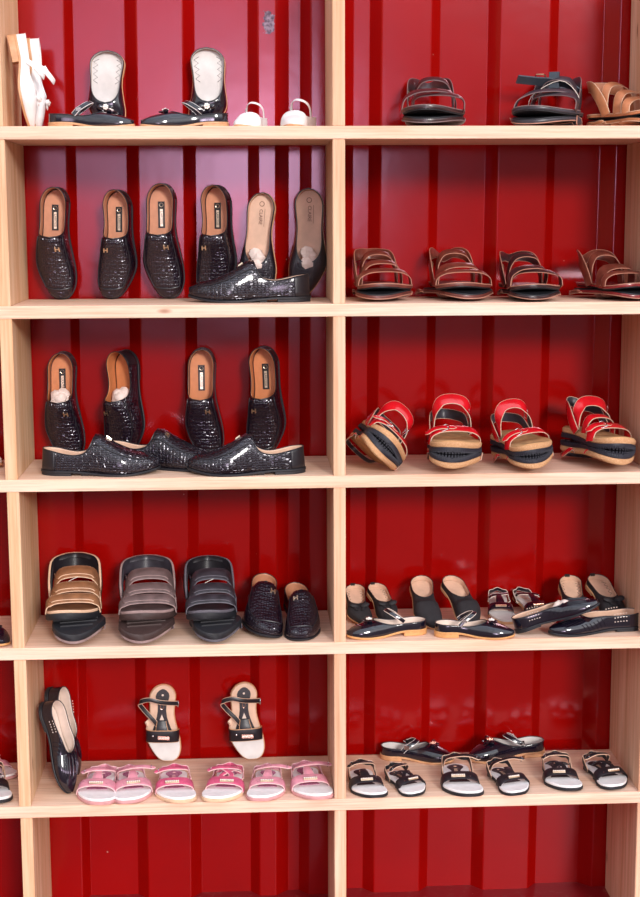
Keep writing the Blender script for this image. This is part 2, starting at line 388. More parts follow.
# ------------------------------------------------------------------ shoe kinds
def loafer(side=1, lining='tan_lining', ornament=1, label=True, stuffing=False, mat='croc'):
    r = root('loafer'); F = Foot(0.285, 0.096, side, heel=0.70, waist=0.72, st=0.70, p=2.5, tp=0.005, rise=0.007, spring=0.012)
    mb = MB(); slab(mb, F, lambda t: F.z(t) - 0.005, lambda t: F.z(t) + 0.0005, 0.0022); 
    slab(mb, F, lambda t: 0.0, lambda t: F.z(t) - 0.0045, 0.001, 12, 0, 0.27)
    for t0 in (0.36, 0.46, 0.58, 0.68): slab(mb, F, lambda t: 0.0002, lambda t: F.z(t) - 0.004, -0.002, 4, t0, t0 + 0.055)
    mb.build('sole', M['rubber'], r)
    U = Upper(F, [(0, .086), (.10, .079), (.28, .064), (.42, .078), (.48, .092), (.53, .088), (.64, .070), (.8, .050), (.92, .042), (1, .032)], sv=0.47, s0=0.14, c0=0.90, pw=11, ex=0.6, ez=0.8, toe=0.55)
    U.build('upper', [M[mat], M[lining]], r)
    mb = MB()
    for sgn in (-1, 1):
        pass
    pts = []
    ph = lambda t: R(50) * (1 - 0.12 * t) if t < 0.86 else R(50)
    ts = [0.455 + 0.445 * i / 20 for i in range(21)]
    pts = [U.pt(t, R(46), -1, 0.0006) for t in ts] 
    a = 0.90; e = [U.pt(a + 0.022 * math.sin(PI * k / 12), R(46) + (R(90) - R(46)) * (1 - abs(1 - 2 * k / 12)), -1 if k < 6 else 1, 0.0006) for k in range(1, 12)]
    pts += e + [U.pt(t, R(46), 1, 0.0006) for t in ts[::-1]]
    mb.tube(pts, 0.0017, 6); mb.build('apron_seam', M['black'], r)
    mb = MB(); topline_tube(mb, U, 0.0013); mb.build('collar_binding', M['black'], r)
    mb = MB()                              # heel counter patch and back seam
    lp = []
    for i in range(13):
        t = 0.0005 + 0.13 * (i / 12) ** 1.8
        lp.append(t)
    for sgn in (-1, 1):
        loops = [[U.pt(t, U.phi0(t) * k / 6, sgn, 0.0012) for k in range(7)] for t in lp]
        mb.loft(loops, closed=False, caps=False)
    mb.build('heel_counter', M['black'], r, thick=0.0008)
    mb = MB(); slab(mb, F, lambda t: F.z(t) + 0.0005, lambda t: F.z(t) + 0.003, -0.004, 24, 0.01, 0.9)
    ins = mb.build('insole', M[lining], r)
    if label:
        zt = F.z(0.3) + 0.0032; cy = 0.27 * F.L; tilt = Matrix.Rotation(R(-4), 4, 'X')
        base = Matrix.Translation(V(F.c(.27), cy, F.z(.27) + 0.0042)) @ tilt
        mb = MB(); mb.box(-0.0085, 0.0085, -0.033, 0.033, -0.0006, 0.0003)
        for i in range(len(mb.v)): mb.v[i] = tuple(base @ Vector(mb.v[i]))
        o = mb.build('insole_label', M['label'], r, smooth=False)
        mb = MB(); mb.box(-0.0036, 0.0036, -0.014, 0.029, 0.0002, 0.0005); mb.tube([V(0.0048*math.cos(k/12*2*PI), -0.0245+0.0048*math.sin(k/12*2*PI), 0.0004) for k in range(12)], 0.0006, 5, closed=True)
        for i in range(len(mb.v)): mb.v[i] = tuple(base @ Vector(mb.v[i]))
        mb.build('gold_print', M['gold'], o, smooth=False)
        letters('lettering', 'LAROSSI', 0.0088, M['label'], o, base @ Matrix.Translation(V(0, 0.0075, 0.0007)) @ Matrix.Rotation(R(90), 4, 'Z'), 0.0001)
    if ornament:                           # small metal H on the vamp
        p, dx, dy, n = frame_at(U, 0.57, R(76), ornament)
        mb = MB(); k = 0.0050
        mb.obox(p - dx * k + n * .0012, dx * .0016, dy * .0062, n * .0012); mb.obox(p + dx * k + n * .0012, dx * .0016, dy * .0062, n * .0012); mb.obox(p + n * .0012, dx * k, dy * .0014, n * .0010)
        mb.build('ornament', M['gold'], r, smooth=False)
    if stuffing:
        mb = MB(); random.seed(3)
        for k in range(5): mb.ball(F.P(random.uniform(-.3, .3), 0.40 + 0.015 * k, 0.036 + 0.005 * (k % 3)), 0.018, 0.018, 0.014, 10, 0, 0.14)
        mb.build('paper_stuffing', M['paper'], r)
    return r

def flat(side=1, upper='patent', lining='cream', sole='tan_sole', strap=True, bow='jewel', L=0.235, W=0.084, sv=0.66, heel=0.012, label=False,
         topheel=0.046, toeh=0.040, holes=False, stuffing=False, zig=False, name='ballet_flat', pleats=False, st=0.66, p=2.0, hw=0.74, strap_h=0.066):
    r = root(name); F = Foot(L, W, side, heel=hw, waist=hw * .95, st=st, p=p, tp=0.005, rise=heel, spring=0.006)
    mb = MB(); slab(mb, F, lambda t: F.z(t) - 0.0055, lambda t: F.z(t) + 0.0005, 0.0020); mb.build('sole', M[sole], r)
    if heel > 0.004:
        mb = MB(); slab(mb, F, lambda t: 0.0, lambda t: F.z(t) - 0.005, 0.0018, 14, 0, 0.30); mb.build('heel', M[sole], r)
    U = Upper(F, [(0, topheel), (.15, topheel * .93), (.4, topheel * .80), (.58, .040), (sv, toeh), (.8, .034), (.92, .028), (1, .022)], sv=sv, s0=0.18, c0=0.93, pw=3.2, ex=0.6, ez=0.85, toe=0.5)
    up = U.build('upper', [M[upper], M[lining]], r)
    mb = MB(); topline_tube(mb, U, 0.0014); mb.build('topline_binding', M['black' if upper != 'white' else 'white'], r)
    mb = MB(); slab(mb, F, lambda t: F.z(t) + 0.0005, lambda t: F.z(t) + 0.0025, -0.003, 24, 0.01, 0.9)
    ins = mb.build('insole', M[lining], r)
    if label:
        zt = F.z(.2) + .0034
        Mx = Matrix.Translation(V(F.c(.2), .23 * L, F.z(.23) + .0038)) @ Matrix.Rotation(R(-3), 4, 'X') @ Matrix.Rotation(R(90), 4, 'Z')
        letters('insole_print', 'CLAIRE', 0.0125, M['ink'], r, Mx, 0.0001)
        mb = MB(); mb.tube([V(F.c(.1) + 0.006 * math.cos(k / 14 * 2 * PI), .105 * L + 0.006 * math.sin(k / 14 * 2 * PI), F.z(.1) + .0032) for k in range(14)], 0.0008, 5, closed=True)
        mb.tube([V(F.c(.2) - 0.010, .15 * L, F.z(.15) + .0032), V(F.c(.2) - 0.010, .32 * L, F.z(.32) + .0042)], 0.0004, 4)
        mb.build('insole_emblem', M['ink'], r)
    if zig:                                # zigzag stitching along both edges of the insole
        for sgn in (-1, 1):
            mb = MB(); pts = [F.P(sgn * (.84 if k % 2 else .56), 0.10 + 0.30 * k / 8, F.z(0.10 + 0.30 * k / 8) + .0030) for k in range(9)]
            mb.tube(pts, 0.0007, 4); mb.build('zigzag_stitching', M['label'], ins)
        if name == 'bow_flat':
            mb = MB(); q = U.pt(0.004, U.phi0(0.004), 1, 0); mb.obox(q + V(0, .002, .001), V(.009, 0, 0), V(0, .0035, 0), V(0, 0, .004)); mb.build('heel_tab', M['blackmatte'], r)
    if strap:
        mb = MB(); t0 = 0.30; hh = strap_h
        pts = [F.P(-.95, t0, F.z(t0) + .026), F.P(-.98, t0 + .06, hh * .80), F.P(-.65, t0 + .15, hh * 1.0), F.P(.05, t0 + .20, hh * 1.08), F.P(.60, t0 + .16, hh), F.P(.98, t0 + .07, hh * .78), F.P(1.08, t0 + .01, hh * .55)]
        ribbon(mb, pts, [V(0, 1, .2), V(0, 1, -.5), V(0, 1, .2)], 0.013, 0.0022); st_ = mb.build('ankle_strap', [M[upper], M[lining]], r)
        mb = MB(); q = pts[-2]
        mb.obox(q + V(.002, 0, 0), V(.0012, 0, 0), V(0, .007, 0), V(0, 0, .005)); mb.build('buckle', M['silver'], st_, smooth=False)
    t = sv + 0.055; c = U.pt(t, PI / 2, 1, 0.002)
    if bow:
        mb = MB(); bs = 1.7 if name == 'bow_flat' else 1.0
        for sgn in (-1, 1):
            mb.ball(c + V(sgn * .013, 0, .002) * bs, .012 * bs, .008 * bs, .005 * bs, 10, 0, 0, Matrix.Rotation(R(-14 * sgn), 3, 'Y'))
            mb.ball(c + V(sgn * .009, .010, 0) * bs, .004 * bs, .010 * bs, .0025, 8, 0, 0, Matrix.Rotation(R(25 * sgn), 3, 'Z'))
        b = mb.build('bow', M[upper], r)
        if bow == 'jewel':
            mb = MB()
            for k in range(7):
                a = 2 * PI * k / 7; mb.ball(c + V(.0062 * math.cos(a), .0062 * math.sin(a), .0055), .0034, .0034, .003, 7)
            mb.ball(c + V(0, 0, .007), .0045, .0045, .004, 8); mb.build('rhinestones', M['rosegold' if name == 'mary_jane' else 'pearl'], b)
    if pleats:                             # gathered ridges fanning over the toe
        mb = MB()
        for k in range(9):
            a = -1 + 2 * k / 8
            pts = [U.pt(sv + .02 + .22 * j / 6, R(90) - abs(a) * R(52) * (0.6 + .4 * j / 6), -1 if a < 0 else 1, 0.0004) for j in range(7)]
            mb.tube(pts, lambda u: 0.0018 * math.sin(PI * (0.1 + .8 * u)), 5)
        mb.build('toe_pleats', M[upper], r)
    if holes:                              # punched decoration on the sides
        for sgn in (-1, 1):
            mb = MB()
            for i in range(5):
                for j in range(3):
                    t = 0.20 + .03 * i; p, dx, dy, n = frame_at(U, t, R(14 + 10 * j), sgn); n = n if n.x * sgn > 0 else -n
                    mb.ball(p + n * .0004, .0015, .0022, .0015, 6)
            mb.build('punched_holes', M['cream'], r)
        for sgn in (-1, 1):
            mb = MB()
            for i in range(6):
                t = 0.42 + .045 * i; a = U.pt(t, R(8), sgn, .0003); b2 = U.pt(t + .05, R(38), sgn, .0003); mb.tube([a, U.pt(t + .02, R(22), sgn, .0008), b2], 0.0012, 5)
            mb.build('side_slashes', M[upper], r)
    if stuffing:
        mb = MB(); random.seed(5)
        for k in range(4): mb.ball(F.P(random.uniform(-.3, .3), sv - .10 + 0.03 * k, 0.030 + 0.004 * (k % 2)), 0.018, 0.018, 0.016, 10, 0, 0.15)
        mb.build('paper_stuffing', M['paper'], r)
    return r

def arch(mb, F, tA, tB, h, width, thick=0.0025, zb=None, over=1.03, slope=-0.35, box=0.65, n=28, drop=0.004, edge=1, face=0, skew=0.0, pts_only=False, inner=None):
    pts = []; K = 8
    for k in range(K + 1):
        u = k / K; t = tA + (tB - tA) * u; th = PI * u
        x = -math.cos(th); x = math.copysign(abs(x) ** box, x)
        z0 = (F.z(t) - drop) if zb is None else zb
        wv = F.W / 2 * interp([(0, .7), (.4, .68), (.68, 1.0), (.8, .98), (1, .86)], t)
        pts.append(V(F.c(t) + x * wv * over, t * F.L + skew * math.sin(th) * F.L, z0 + h * math.sin(th) ** 0.75))
    if pts_only: return pts
    ribbon(mb, pts, [V(0, 1, 0.0), V(0, 1, slope), V(0, 1, slope), V(0, 1, slope), V(0, 1, 0)], width, thick, n, edge, face, inner=inner); return pts
def heel_loop(mb, F, t0, h, width, thick=0.0025, spread=1.0, back=-0.012, tilt=0.0, edge=1, face=0, topk=1.0, base=0.5, inner=None):
    w = F.W * 0.36 * spread
    pts = [V(-w * 1.02, t0 * F.L, F.z(t0) - .004), V(-w * 1.08, (t0 - .06) * F.L, h * base), V(-w * 0.95, (t0 - .20) * F.L, h * .92), V(-w * .5, back + .015, h), V(0, back, h * topk), V(w * .5, back + .015, h), V(w * 0.95, (t0 - .20) * F.L, h * .92), V(w * 1.08, (t0 - .06) * F.L, h * base), V(w * 1.02, t0 * F.L, F.z(t0) - .004)]
    ribbon(mb, pts, [V(0, 1, 0), V(0, .3, 1), V(0, tilt, 1), V(0, tilt, 1), V(0, .3, 1), V(0, 1, 0)], width, thick, 40, edge, face, inner=inner); return pts
def buckle(parent, c, X, Y, hw, hh, mat='brass', r=0.0011):
    mb = MB(); X = X.normalized(); Y = Y.normalized()
    cs = [c + X * a * hw + Y * b * hh for a, b in ((-1, -.7), (-.7, -1), (.7, -1), (1, -.7), (1, .7), (.7, 1), (-.7, 1), (-1, .7))]
    mb.tube(cs, r, 6, closed=True); mb.tube([c - X * hw, c + X * hw], r * .8, 5); return mb.build('buckle', M[mat], parent)

def leather_sandal(side=1, strapm='brown', edge='brown_edge', foot='brown_foot', sole='rubber', flatten=1.0, L=0.262, W=0.146, style=0, tie=False, name='leather_sandal', slate=False, poke=1.0):
    r = root(name); F = Foot(L, W, side, heel=0.70, waist=0.72, st=0.66, p=2.3, tp=0.012, rise=0.002, spring=0.009)
    mb = MB(); slab(mb, F, lambda t: F.z(t) - 0.012, lambda t: F.z(t) - 0.009, -0.0015); mb.build('outsole', M[sole], r)
    mb = MB(); slab(mb, F, lambda t: F.z(t) - 0.009, lambda t: F.z(t) - .002, 0.0012); slab(mb, F, lambda t: F.z(t) - .0022, lambda t: F.z(t), 0.0018, edge=1, bev=.0003); mb.build('footbed', [M[foot], M[edge]], r)
    f = flatten
    if style == 0:                         # two wide bands over the toes
        mb = MB(); arch(mb, F, .62, .68, .042 * f, .026); mb.build('toe_strap', [M[strapm], M[edge]], r)
        mb = MB(); arch(mb, F, .46, .50, .062 * f, .028); mb.build('instep_strap', [M[strapm], M[edge]], r)
    elif style == 1:                       # crossing straps
        mb = MB(); arch(mb, F, .76, .46, .044 * f, .026); mb.build('toe_strap', [M[strapm], M[edge]], r)
        mb = MB(); arch(mb, F, .42, .74, .054 * f, .026); mb.build('instep_strap', [M[strapm], M[edge]], r)
    else:                                  # one broad band with a cut-out
        mb = MB(); arch(mb, F, .66, .72, .038 * f, .020); mb.build('toe_strap', [M[strapm], M[edge]], r)
        mb = MB(); arch(mb, F, .48, .60, .052 * f, .034); mb.build('instep_strap', [M[strapm], M[edge]], r)
    mb = MB(); p = heel_loop(mb, F, .36, .088 if f > .5 else .014, .030 if f > .5 else .010, tilt=-0.3 - .3 * style, spread=poke, topk=1.0 - .08 * style); hs = mb.build('heel_strap', [M[strapm], M[edge]], r)
    if f > .5:
        mb = MB(); arch(mb, F, .34, .30, .084, .024, over=1.0, slope=-.5, skew=-.04 if style != 1 else .05); a = mb.build('ankle_strap', [M[strapm], M[edge]], r)
        q = p[6]; buckle(a, V(F.W * .36, .27 * L, .055), V(0, 1, 0), V(0, .2, 1), .009, .011)
    if slate:                              # long buckled strap lying over the top and sticking out past the side
        mb = MB(); ribbon(mb, [F.P(-.9, .25, .062), F.P(-.3, .30, .082), F.P(.4, .36, .086), F.P(1.0, .42, .088), F.P(1.55, .50, .092)], [V(0, 1, .8)], .026, .004, 26, 0, 0)
        q = mb.build('long_strap', M['slate'], r); buckle(q, F.P(.75, .40, .092), V(1, .2, 0), V(0, 1, .8), .012, .016, 'aged' if False else 'brass', .0016)
        mb = MB(); mb.box(-.012, .012, -.005, .005, -.019, .019); [mb.v.__setitem__(i, tuple(Vector(v) + F.P(.2, .35, .090))) for i, v in enumerate(list(mb.v))]; mb.build('strap_keeper', M['slate'], q)
    if tie:
        mb = MB(); mb.tube(catmull([F.P(-.9, .5, .01), F.P(-.95, .48, .05), F.P(-.2, .5, .085), F.P(.9, .52, .05), F.P(1.0, .52, .005)], 16), .0009, 5); mb.build('tie_thread', M['thread'], r)
    return r

def cork_sandal(side=1, flatten=1.0, L=0.25, W=0.128, style=0):
    r = root('cork_sandal'); F = Foot(L, W, side, heel=0.74, waist=0.76, st=0.68, p=2.3, tp=0.024, rise=0.006, spring=0.009)
    mb = MB(); slab(mb, F, lambda t: F.z(t) - 0.024, lambda t: F.z(t) - 0.0145, 0.0010)
    S = F.S(44)                            # toothed tread edge under the sole
    for i in range(2, 43):
        t = S[i]
        for sgn in (-1, 1):
            c = F.P(sgn, t, F.z(t) - .024) - V(sgn * .005, 0, -.001); mb.obox(c, V(.006, 0, 0), V(0, .0016, 0), V(0, 0, .0035))
    for k in range(-4, 5): mb.obox(V(F.c(.97) + k * .0075, F.L * (.972 - .0026 * k * k), F.z(.94) - .025), V(.0022, 0, 0), V(0, .004, 0), V(0, 0, .0035))
    mb.build('tread_sole', M['rubber_blue'], r, auto=30)
    mb = MB(); slab(mb, F, lambda t: F.z(t) - 0.0145, lambda t: F.z(t) - 0.001, 0.0, bev=.003); mb.build('cork_layer', M['cork'], r)
    mb = MB(); slab(mb, F, lambda t: F.z(t) - 0.002, lambda t: F.z(t) + .001, -0.004); mb.build('footbed', M['suede_foot'], r)
    f = flatten
    mb = MB(); pts = arch(mb, F, .60, .70, .040 * f, .030, drop=.012); a = mb.build('toe_strap', [M['scarlet'], M['scarlet_edge']], r)
    if f > .5:
        q = pts[5]; buckle(a, q + V(.004 * side, 0, .0035), V(1, 0, -.45), V(0, 1, -.3), .010, .014, 'silver')
        mb = MB(); ribbon(mb, [pts[4] + V(0, 0, .003), pts[5] + V(0, 0, .005), pts[6] + V(.006, 0, .006), pts[7] + V(.014, 0, .004)], [V(0, 1, -.35)], .018, .002, 12, 1, 0, True); mb.build('strap_end', [M['scarlet'], M['scarlet_edge']], a)
    mb = MB(); arch(mb, F, .42, .46, .055 * f, .022, drop=.012); 
    if style == 1: mb.build('instep_strap', [M['scarlet'], M['scarlet_edge']], r)
    h = (.066 if style == 0 else .085) if f > .5 else .043
    mb = MB(); heel_loop(mb, F, .36, h, .026 if f > .5 else .012, tilt=-.15, topk=1.0 + .08 * style, inner=2); hs = mb.build('heel_strap', [M['scarlet'], M['scarlet_edge'], M['charcoal']], r)
    if f > .5:
        mb = MB(); pp = arch(mb, F, .34, .32, .086 if style == 0 else .074, .028, over=1.12, slope=-1.6, drop=0, inner=2, skew=-.05); hb = mb.build('ankle_strap', [M['scarlet'], M['scarlet_edge'], M['charcoal']], r)
        buckle(hb, V(F.W * .37 * side, .28 * L, .080), V(0, 1, 0), V(0, .2, 1), .010, .012, 'silver')
    return r

def velcro_sandal(side=1, m='taupe', edge='taupe_edge', sole='rubber_brown', foot='taupe', lining='charcoal', flatten=1.0, L=0.29, W=0.142, tie=False):
    r = root('strap_sandal'); F = Foot(L, W, side, heel=0.76, waist=0.78, st=0.68, p=2.3, tp=0.024, rise=0.006, spring=0.016)
    mb = MB(); slab(mb, F, lambda t: F.z(t) - 0.024, lambda t: F.z(t) - 0.006, 0.002, bev=.003)
    for k in range(9):                     # tread bars
        t = .12 + .09 * k; mb.obox(F.P(0, t, F.z(t) - .0245), V(F.w(t) * .72, 0, 0), V(0, .0045, 0), V(0, 0, .0025))
    mb.build('outsole', M[sole], r)
    mb = MB(); slab(mb, F, lambda t: F.z(t) - .006, lambda t: F.z(t) + .002, -.001, edge=1); mb.build('footbed', [M[foot], M[edge]], r)
    f = flatten; mats = [M[m], M[edge]]
    for tA, tB, h, wd, nm in ((.72, .76, .040, .034, 'toe_strap'), (.58, .60, .062, .038, 'instep_strap'), (.42, .42, .090, .044, 'ankle_strap')):
        mb = MB(); pts = arch(mb, F, tA, tB, h * f, wd, .0035, drop=.008, over={'toe_strap': 1.02, 'instep_strap': 1.10, 'ankle_strap': 1.34}[nm], slope=-.7, box=.55); a = mb.build(nm, mats, r)
        if f > .5:                         # the fold-over end of the hook-and-loop strap
            up = V(0, 0, .0035); mb = MB()
            ribbon(mb, [pts[2] + up * .8, pts[3] + up, pts[4] + up, pts[5] + up * 1.1, pts[6] + up * 1.2 + V(.003 * 1, 0, 0)], [V(0, 1, -.55)], wd * .72, .003, 20, 1, 0, True); mb.build('strap_flap', mats, a)
    if f > .5:
        mb = MB(); heel_loop(mb, F, .34, .108, .056, .006, spread=1.30, tilt=-.1, back=-.004, base=.55, inner=2); hc = mb.build('heel_counter', [M[m], M[edge], M[lining]], r)
        mb = MB(); heel_loop(mb, F, .30, .128, .014, .012, spread=1.27, tilt=-.1, back=-.001, edge=0); mb.build('padded_collar', M[lining], hc)
        for sgn in (-1, 1):                # side panel behind the straps
            mb = MB(); ribbon(mb, [V(sgn * F.w(.62) * 1.0 + F.c(.62), .66 * L, .030), V(sgn * F.w(.5) * 1.06 + F.c(.5), .5 * L, .040), V(sgn * F.w(.36) * 1.10 + F.c(.36), .33 * L, .055), V(sgn * F.w(.25) * 1.06, .18 * L, .070)], [V(0, 0, 1)], .044, .003, 16)
            mb.build('side_panel', [M[lining], M[edge]], r)
    if tie:
        mb = MB(); mb.tube(catmull([F.P(-.8, .38, .08), F.P(-.6, .42, .098), F.P(.1, .50, .094), F.P(.8, .56, .070), F.P(.95, .60, .05)], 18), .0009, 5); mb.build('tie_thread', M['thread'], r)
    return r

def toddler_sandal(side=1, m='pink', m2='pinkpale', sole='pinksole', foot='white_foot', pr='pinkprint', stones='pearl', L=0.185, W=0.092, style=0, name='child_sandal', toefoot='white_foot', lining='pinkpale', loose=0, ah=0.0):
    r = root(name); F = Foot(L, W, side, heel=0.72, waist=0.72, st=0.66, p=2.8, tp=0.013, rise=0.004, spring=0.004)
    mb = MB(); slab(mb, F, lambda t: F.z(t) - 0.013, lambda t: F.z(t) - 0.005, 0.002); mb.build('outsole', M[sole], r)
    mb = MB(); slab(mb, F, lambda t: F.z(t) - 0.005, lambda t: F.z(t) + .0015, 0.0); fb = mb.build('footbed', M[foot], r)
    mb = MB()                              # printed centre panel of the insole: round at the heel, a neck, widening to the vamp
    S = [.04, .06, .09, .13, .17, .21, .25, .32, .4, .48, .56, .62]; prof = [.15, .42, .58, .62, .58, .45, .36, .34, .38, .46, .55, .6]
    mb.loft([[F.P(-k, t, F.z(t) + .001), F.P(-k, t, F.z(t) + .0026), F.P(k, t, F.z(t) + .0026), F.P(k, t, F.z(t) + .001)] for t, k in zip(S, prof)]); ip = mb.build('insole_print', M[pr], fb)
    mb = MB(); mb.ball(F.P(0, .12, F.z(.12) + .0028), .0042, .0042, .0008, 10)
    for k in range(4): mb.obox(F.P(0, .22 + .035 * k, F.z(.2) + .0028), V(.0045 - .0006 * (k % 2), 0, 0), V(0, .0012, 0), V(0, 0, .0004))
    mb.build('insole_mark', M[lining], ip)
    mats = [M[m], M[m2]]
    mb = MB(); pts = arch(mb, F, .64, .64, .026, .030, drop=.005, slope=-.3, over=1.06); vb = mb.build('vamp_band', mats, r)
    c = pts[4]
    mb = MB()                              # row of stones on a metal bar
    off = (.006 if style else 0) * side
    mb.obox(c + V(off, .006, .0012), V(.017, 0, 0), V(0, .0035, -.001), V(0, 0, .0016), 1)
    for k in range(7): mb.ball(c + V(off - .015 + .005 * k, .006, .0036), .0024, .0028, .0022, 7, 0)
    mb.build('stone_bar', [M[stones], M['gold']], vb)
    mb = MB(); mb.ball(c + V(-.024 * side, .004, -.003), .0028, .0028, .002, 8); mb.build('stud', M['silver'], vb)
    if style == 0:
        mb = MB(); ribbon(mb, [c + V(0, -.012, .002), F.P(0, .48, .042), F.P(0, .38, .044)], [V(1, 0, 0)], lambda u: .028 - .012 * u, .0025, 14); mb.build('centre_strap', mats, r)
    elif style == 1:
        mb = MB(); ribbon(mb, [c + V(-.012, -.008, .0), F.P(-.3, .5, .040), F.P(.35, .38, .044), F.P(.85, .30, .03)], [V(1, .3, 0)], .013, .0025, 18); mb.build('cross_strap', mats, r)
        mb = MB(); ribbon(mb, [c + V(.012, -.008, .0), F.P(.3, .5, .038), F.P(-.35, .38, .041), F.P(-.9, .30, .028)], [V(1, -.3, 0)], .013, .0025, 18); mb.build('cross_strap', mats, r)
    w = F.W * .37
    # heel quarter strap standing up at the back
    mb = MB(); heel_loop(mb, F, .30, .030 + ah * .7, .013 + ah * .2, .0028, spread=1.06, back=.000); mb.build('heel_strap', [M[m], M[lining]], r)
    # ankle strap, its free end swinging out
    d = side * (1 if loose >= 0 else -1)
    mb = MB(); e = .030 * abs(loose)
    ribbon(mb, [V(-w * d, .20 * L, .026), V(-w * .85 * d, .29 * L, .040 + ah * .8), V(0, .36 * L, .044 + ah + e * .3), V(w * .8 * d, .38 * L, .042 + ah + e * .5), V((w + .006 + e) * d, .39 * L, .034 + ah * .8 + e * .6)], [V(0, 1, .2), V(0, 1, -.5)], .013, .0028, 22, 1, 0, True)
    st = mb.build('ankle_strap', [M[m], M[lining]], r)
    buckle(st, V((w * .95 + e * .8) * d, .385 * L, .038 + ah * .8 + e * .5), V(0, 1, 0), V(-.2, 0, 1), .005, .006, 'silver', .0008)
    return r

def upright_sandal(side=1):
    r = root('strappy_sandal'); F = Foot(0.20, 0.084, side, heel=0.76, waist=0.74, st=0.62, p=3.0, tp=0.013, rise=0.004, spring=0.004)
    L = F.L
    mb = MB(); slab(mb, F, lambda t: F.z(t) - 0.013, lambda t: F.z(t) - 0.004, 0.002); mb.build('outsole', M['tan_sole'], r)
    mb = MB(); slab(mb, F, lambda t: F.z(t) - 0.004, lambda t: F.z(t) + .001, 0.0); fb = mb.build('footbed', M['pale_lining'], r)
    mb = MB(); slab(mb, F, lambda t: F.z(t) + .0005, lambda t: F.z(t) + .002, -.001, 14, .66, .995); mb.build('toe_pad', M['grey_insole'], fb)
    mb = MB(); S = [.05, .07, .1, .14, .18, .22, .26, .34, .42, .5, .58, .66]; prof = [.12, .36, .50, .55, .52, .42, .36, .36, .42, .52, .62, .7]
    mb.loft([[F.P(-k, t, F.z(t)), F.P(-k, t, F.z(t) + .0022), F.P(k, t, F.z(t) + .0022), F.P(k, t, F.z(t))] for t, k in zip(S, prof)]); ip = mb.build('insole_print', M['blackprint'], fb)
    mb = MB(); a = [F.P(-.18, .46, F.z(.46) + .0026), F.P(.18, .46, F.z(.46) + .0026), F.P(0, .385, F.z(.4) + .0026)]
    mb.add(a + [p + V(0, 0, .0005) for p in a], [[0, 1, 2], [3, 4, 5], [0, 1, 4, 3], [1, 2, 5, 4], [2, 0, 3, 5]]); mb.ball(F.P(0, .13, F.z(.1) + .0024), .003, .003, .0007, 9)
    mb.build('insole_emblem', M['cream'], ip, smooth=False)
    mb = MB(); slot = [F.P(.0 + .13 * math.cos(k / 14 * 2 * PI), .265 + .055 * math.sin(k / 14 * 2 * PI), F.z(.27) + .0028) for k in range(14)]; mb.tube(slot, .0006, 5, closed=True); mb.build('insole_lettering', M['rosegold'], ip)
    mb = MB(); pts = arch(mb, F, .66, .66, .024, .034, drop=.004, slope=-.2); vb = mb.build('vamp_band', [M['black'], M['tan_sole']], r)
    c = pts[4]; mb = MB(); mb.obox(c + V(-.004 * side, .003, .002), V(.015, -.001, 0), V(0, .0048, 0), V(0, 0, .0014)); bar = mb.build('metal_bar', M['rosegold'], vb, smooth=False)
    mb = MB(); [mb.ball(c + V(-.004 * side - .012 + .004 * k, .003, .0038), .0016, .0036, .001, 6) for k in range(7)]; mb.build('stones', M['pearl'], bar)
    mb = MB(); mb.ball(c + V(.024 * side, -.002, -.001), .003, .003, .002, 8); mb.build('stud', M['silver'], vb)
    mb = MB(); ribbon(mb, [c + V(0, -.010, .001), F.P(0, .54, .034), F.P(0, .46, .030)], [V(1, 0, 0)], lambda u: .036 - .012 * u, .003, 10); mb.build('vamp_tab', [M['black'], M['tan_sole']], r)
    d = side
    mb = MB(); ribbon(mb, [F.P(-1.1 * d, .24, .012), F.P(-1.25 * d, .23, .026), F.P(0, .19, .052), F.P(1.0 * d, .15, .056), F.P(1.75 * d, .20, .046), F.P(1.5 * d, .30, .034), F.P(.75 * d, .43, .030), F.P(.3 * d, .52, .026)], [V(0, 1, 0), V(0, 1, 0), V(0, 1, 0), V(.5 * d, 1, 0), V(.8 * d, .6, .2), V(.8 * d, .6, 0)], .012, .003, 40)
    ss = mb.build('slingback_strap', [M['black'], M['pale_lining']], r)
    buckle(ss, F.P(-1.28 * d, .235, .026), V(0, 1, 0), V(-.3, 0, 1), .008, .005, 'silver', .001)
    mb = MB(); ribbon(mb, [F.P(.98, .60, .006), F.P(1.1, .52, .020), F.P(.8, .46, .012)], [V(0, 1, .2)], .016, .0025, 10, 0, 0); mb.build('side_tab', M['pale_lining'], r)
    return r

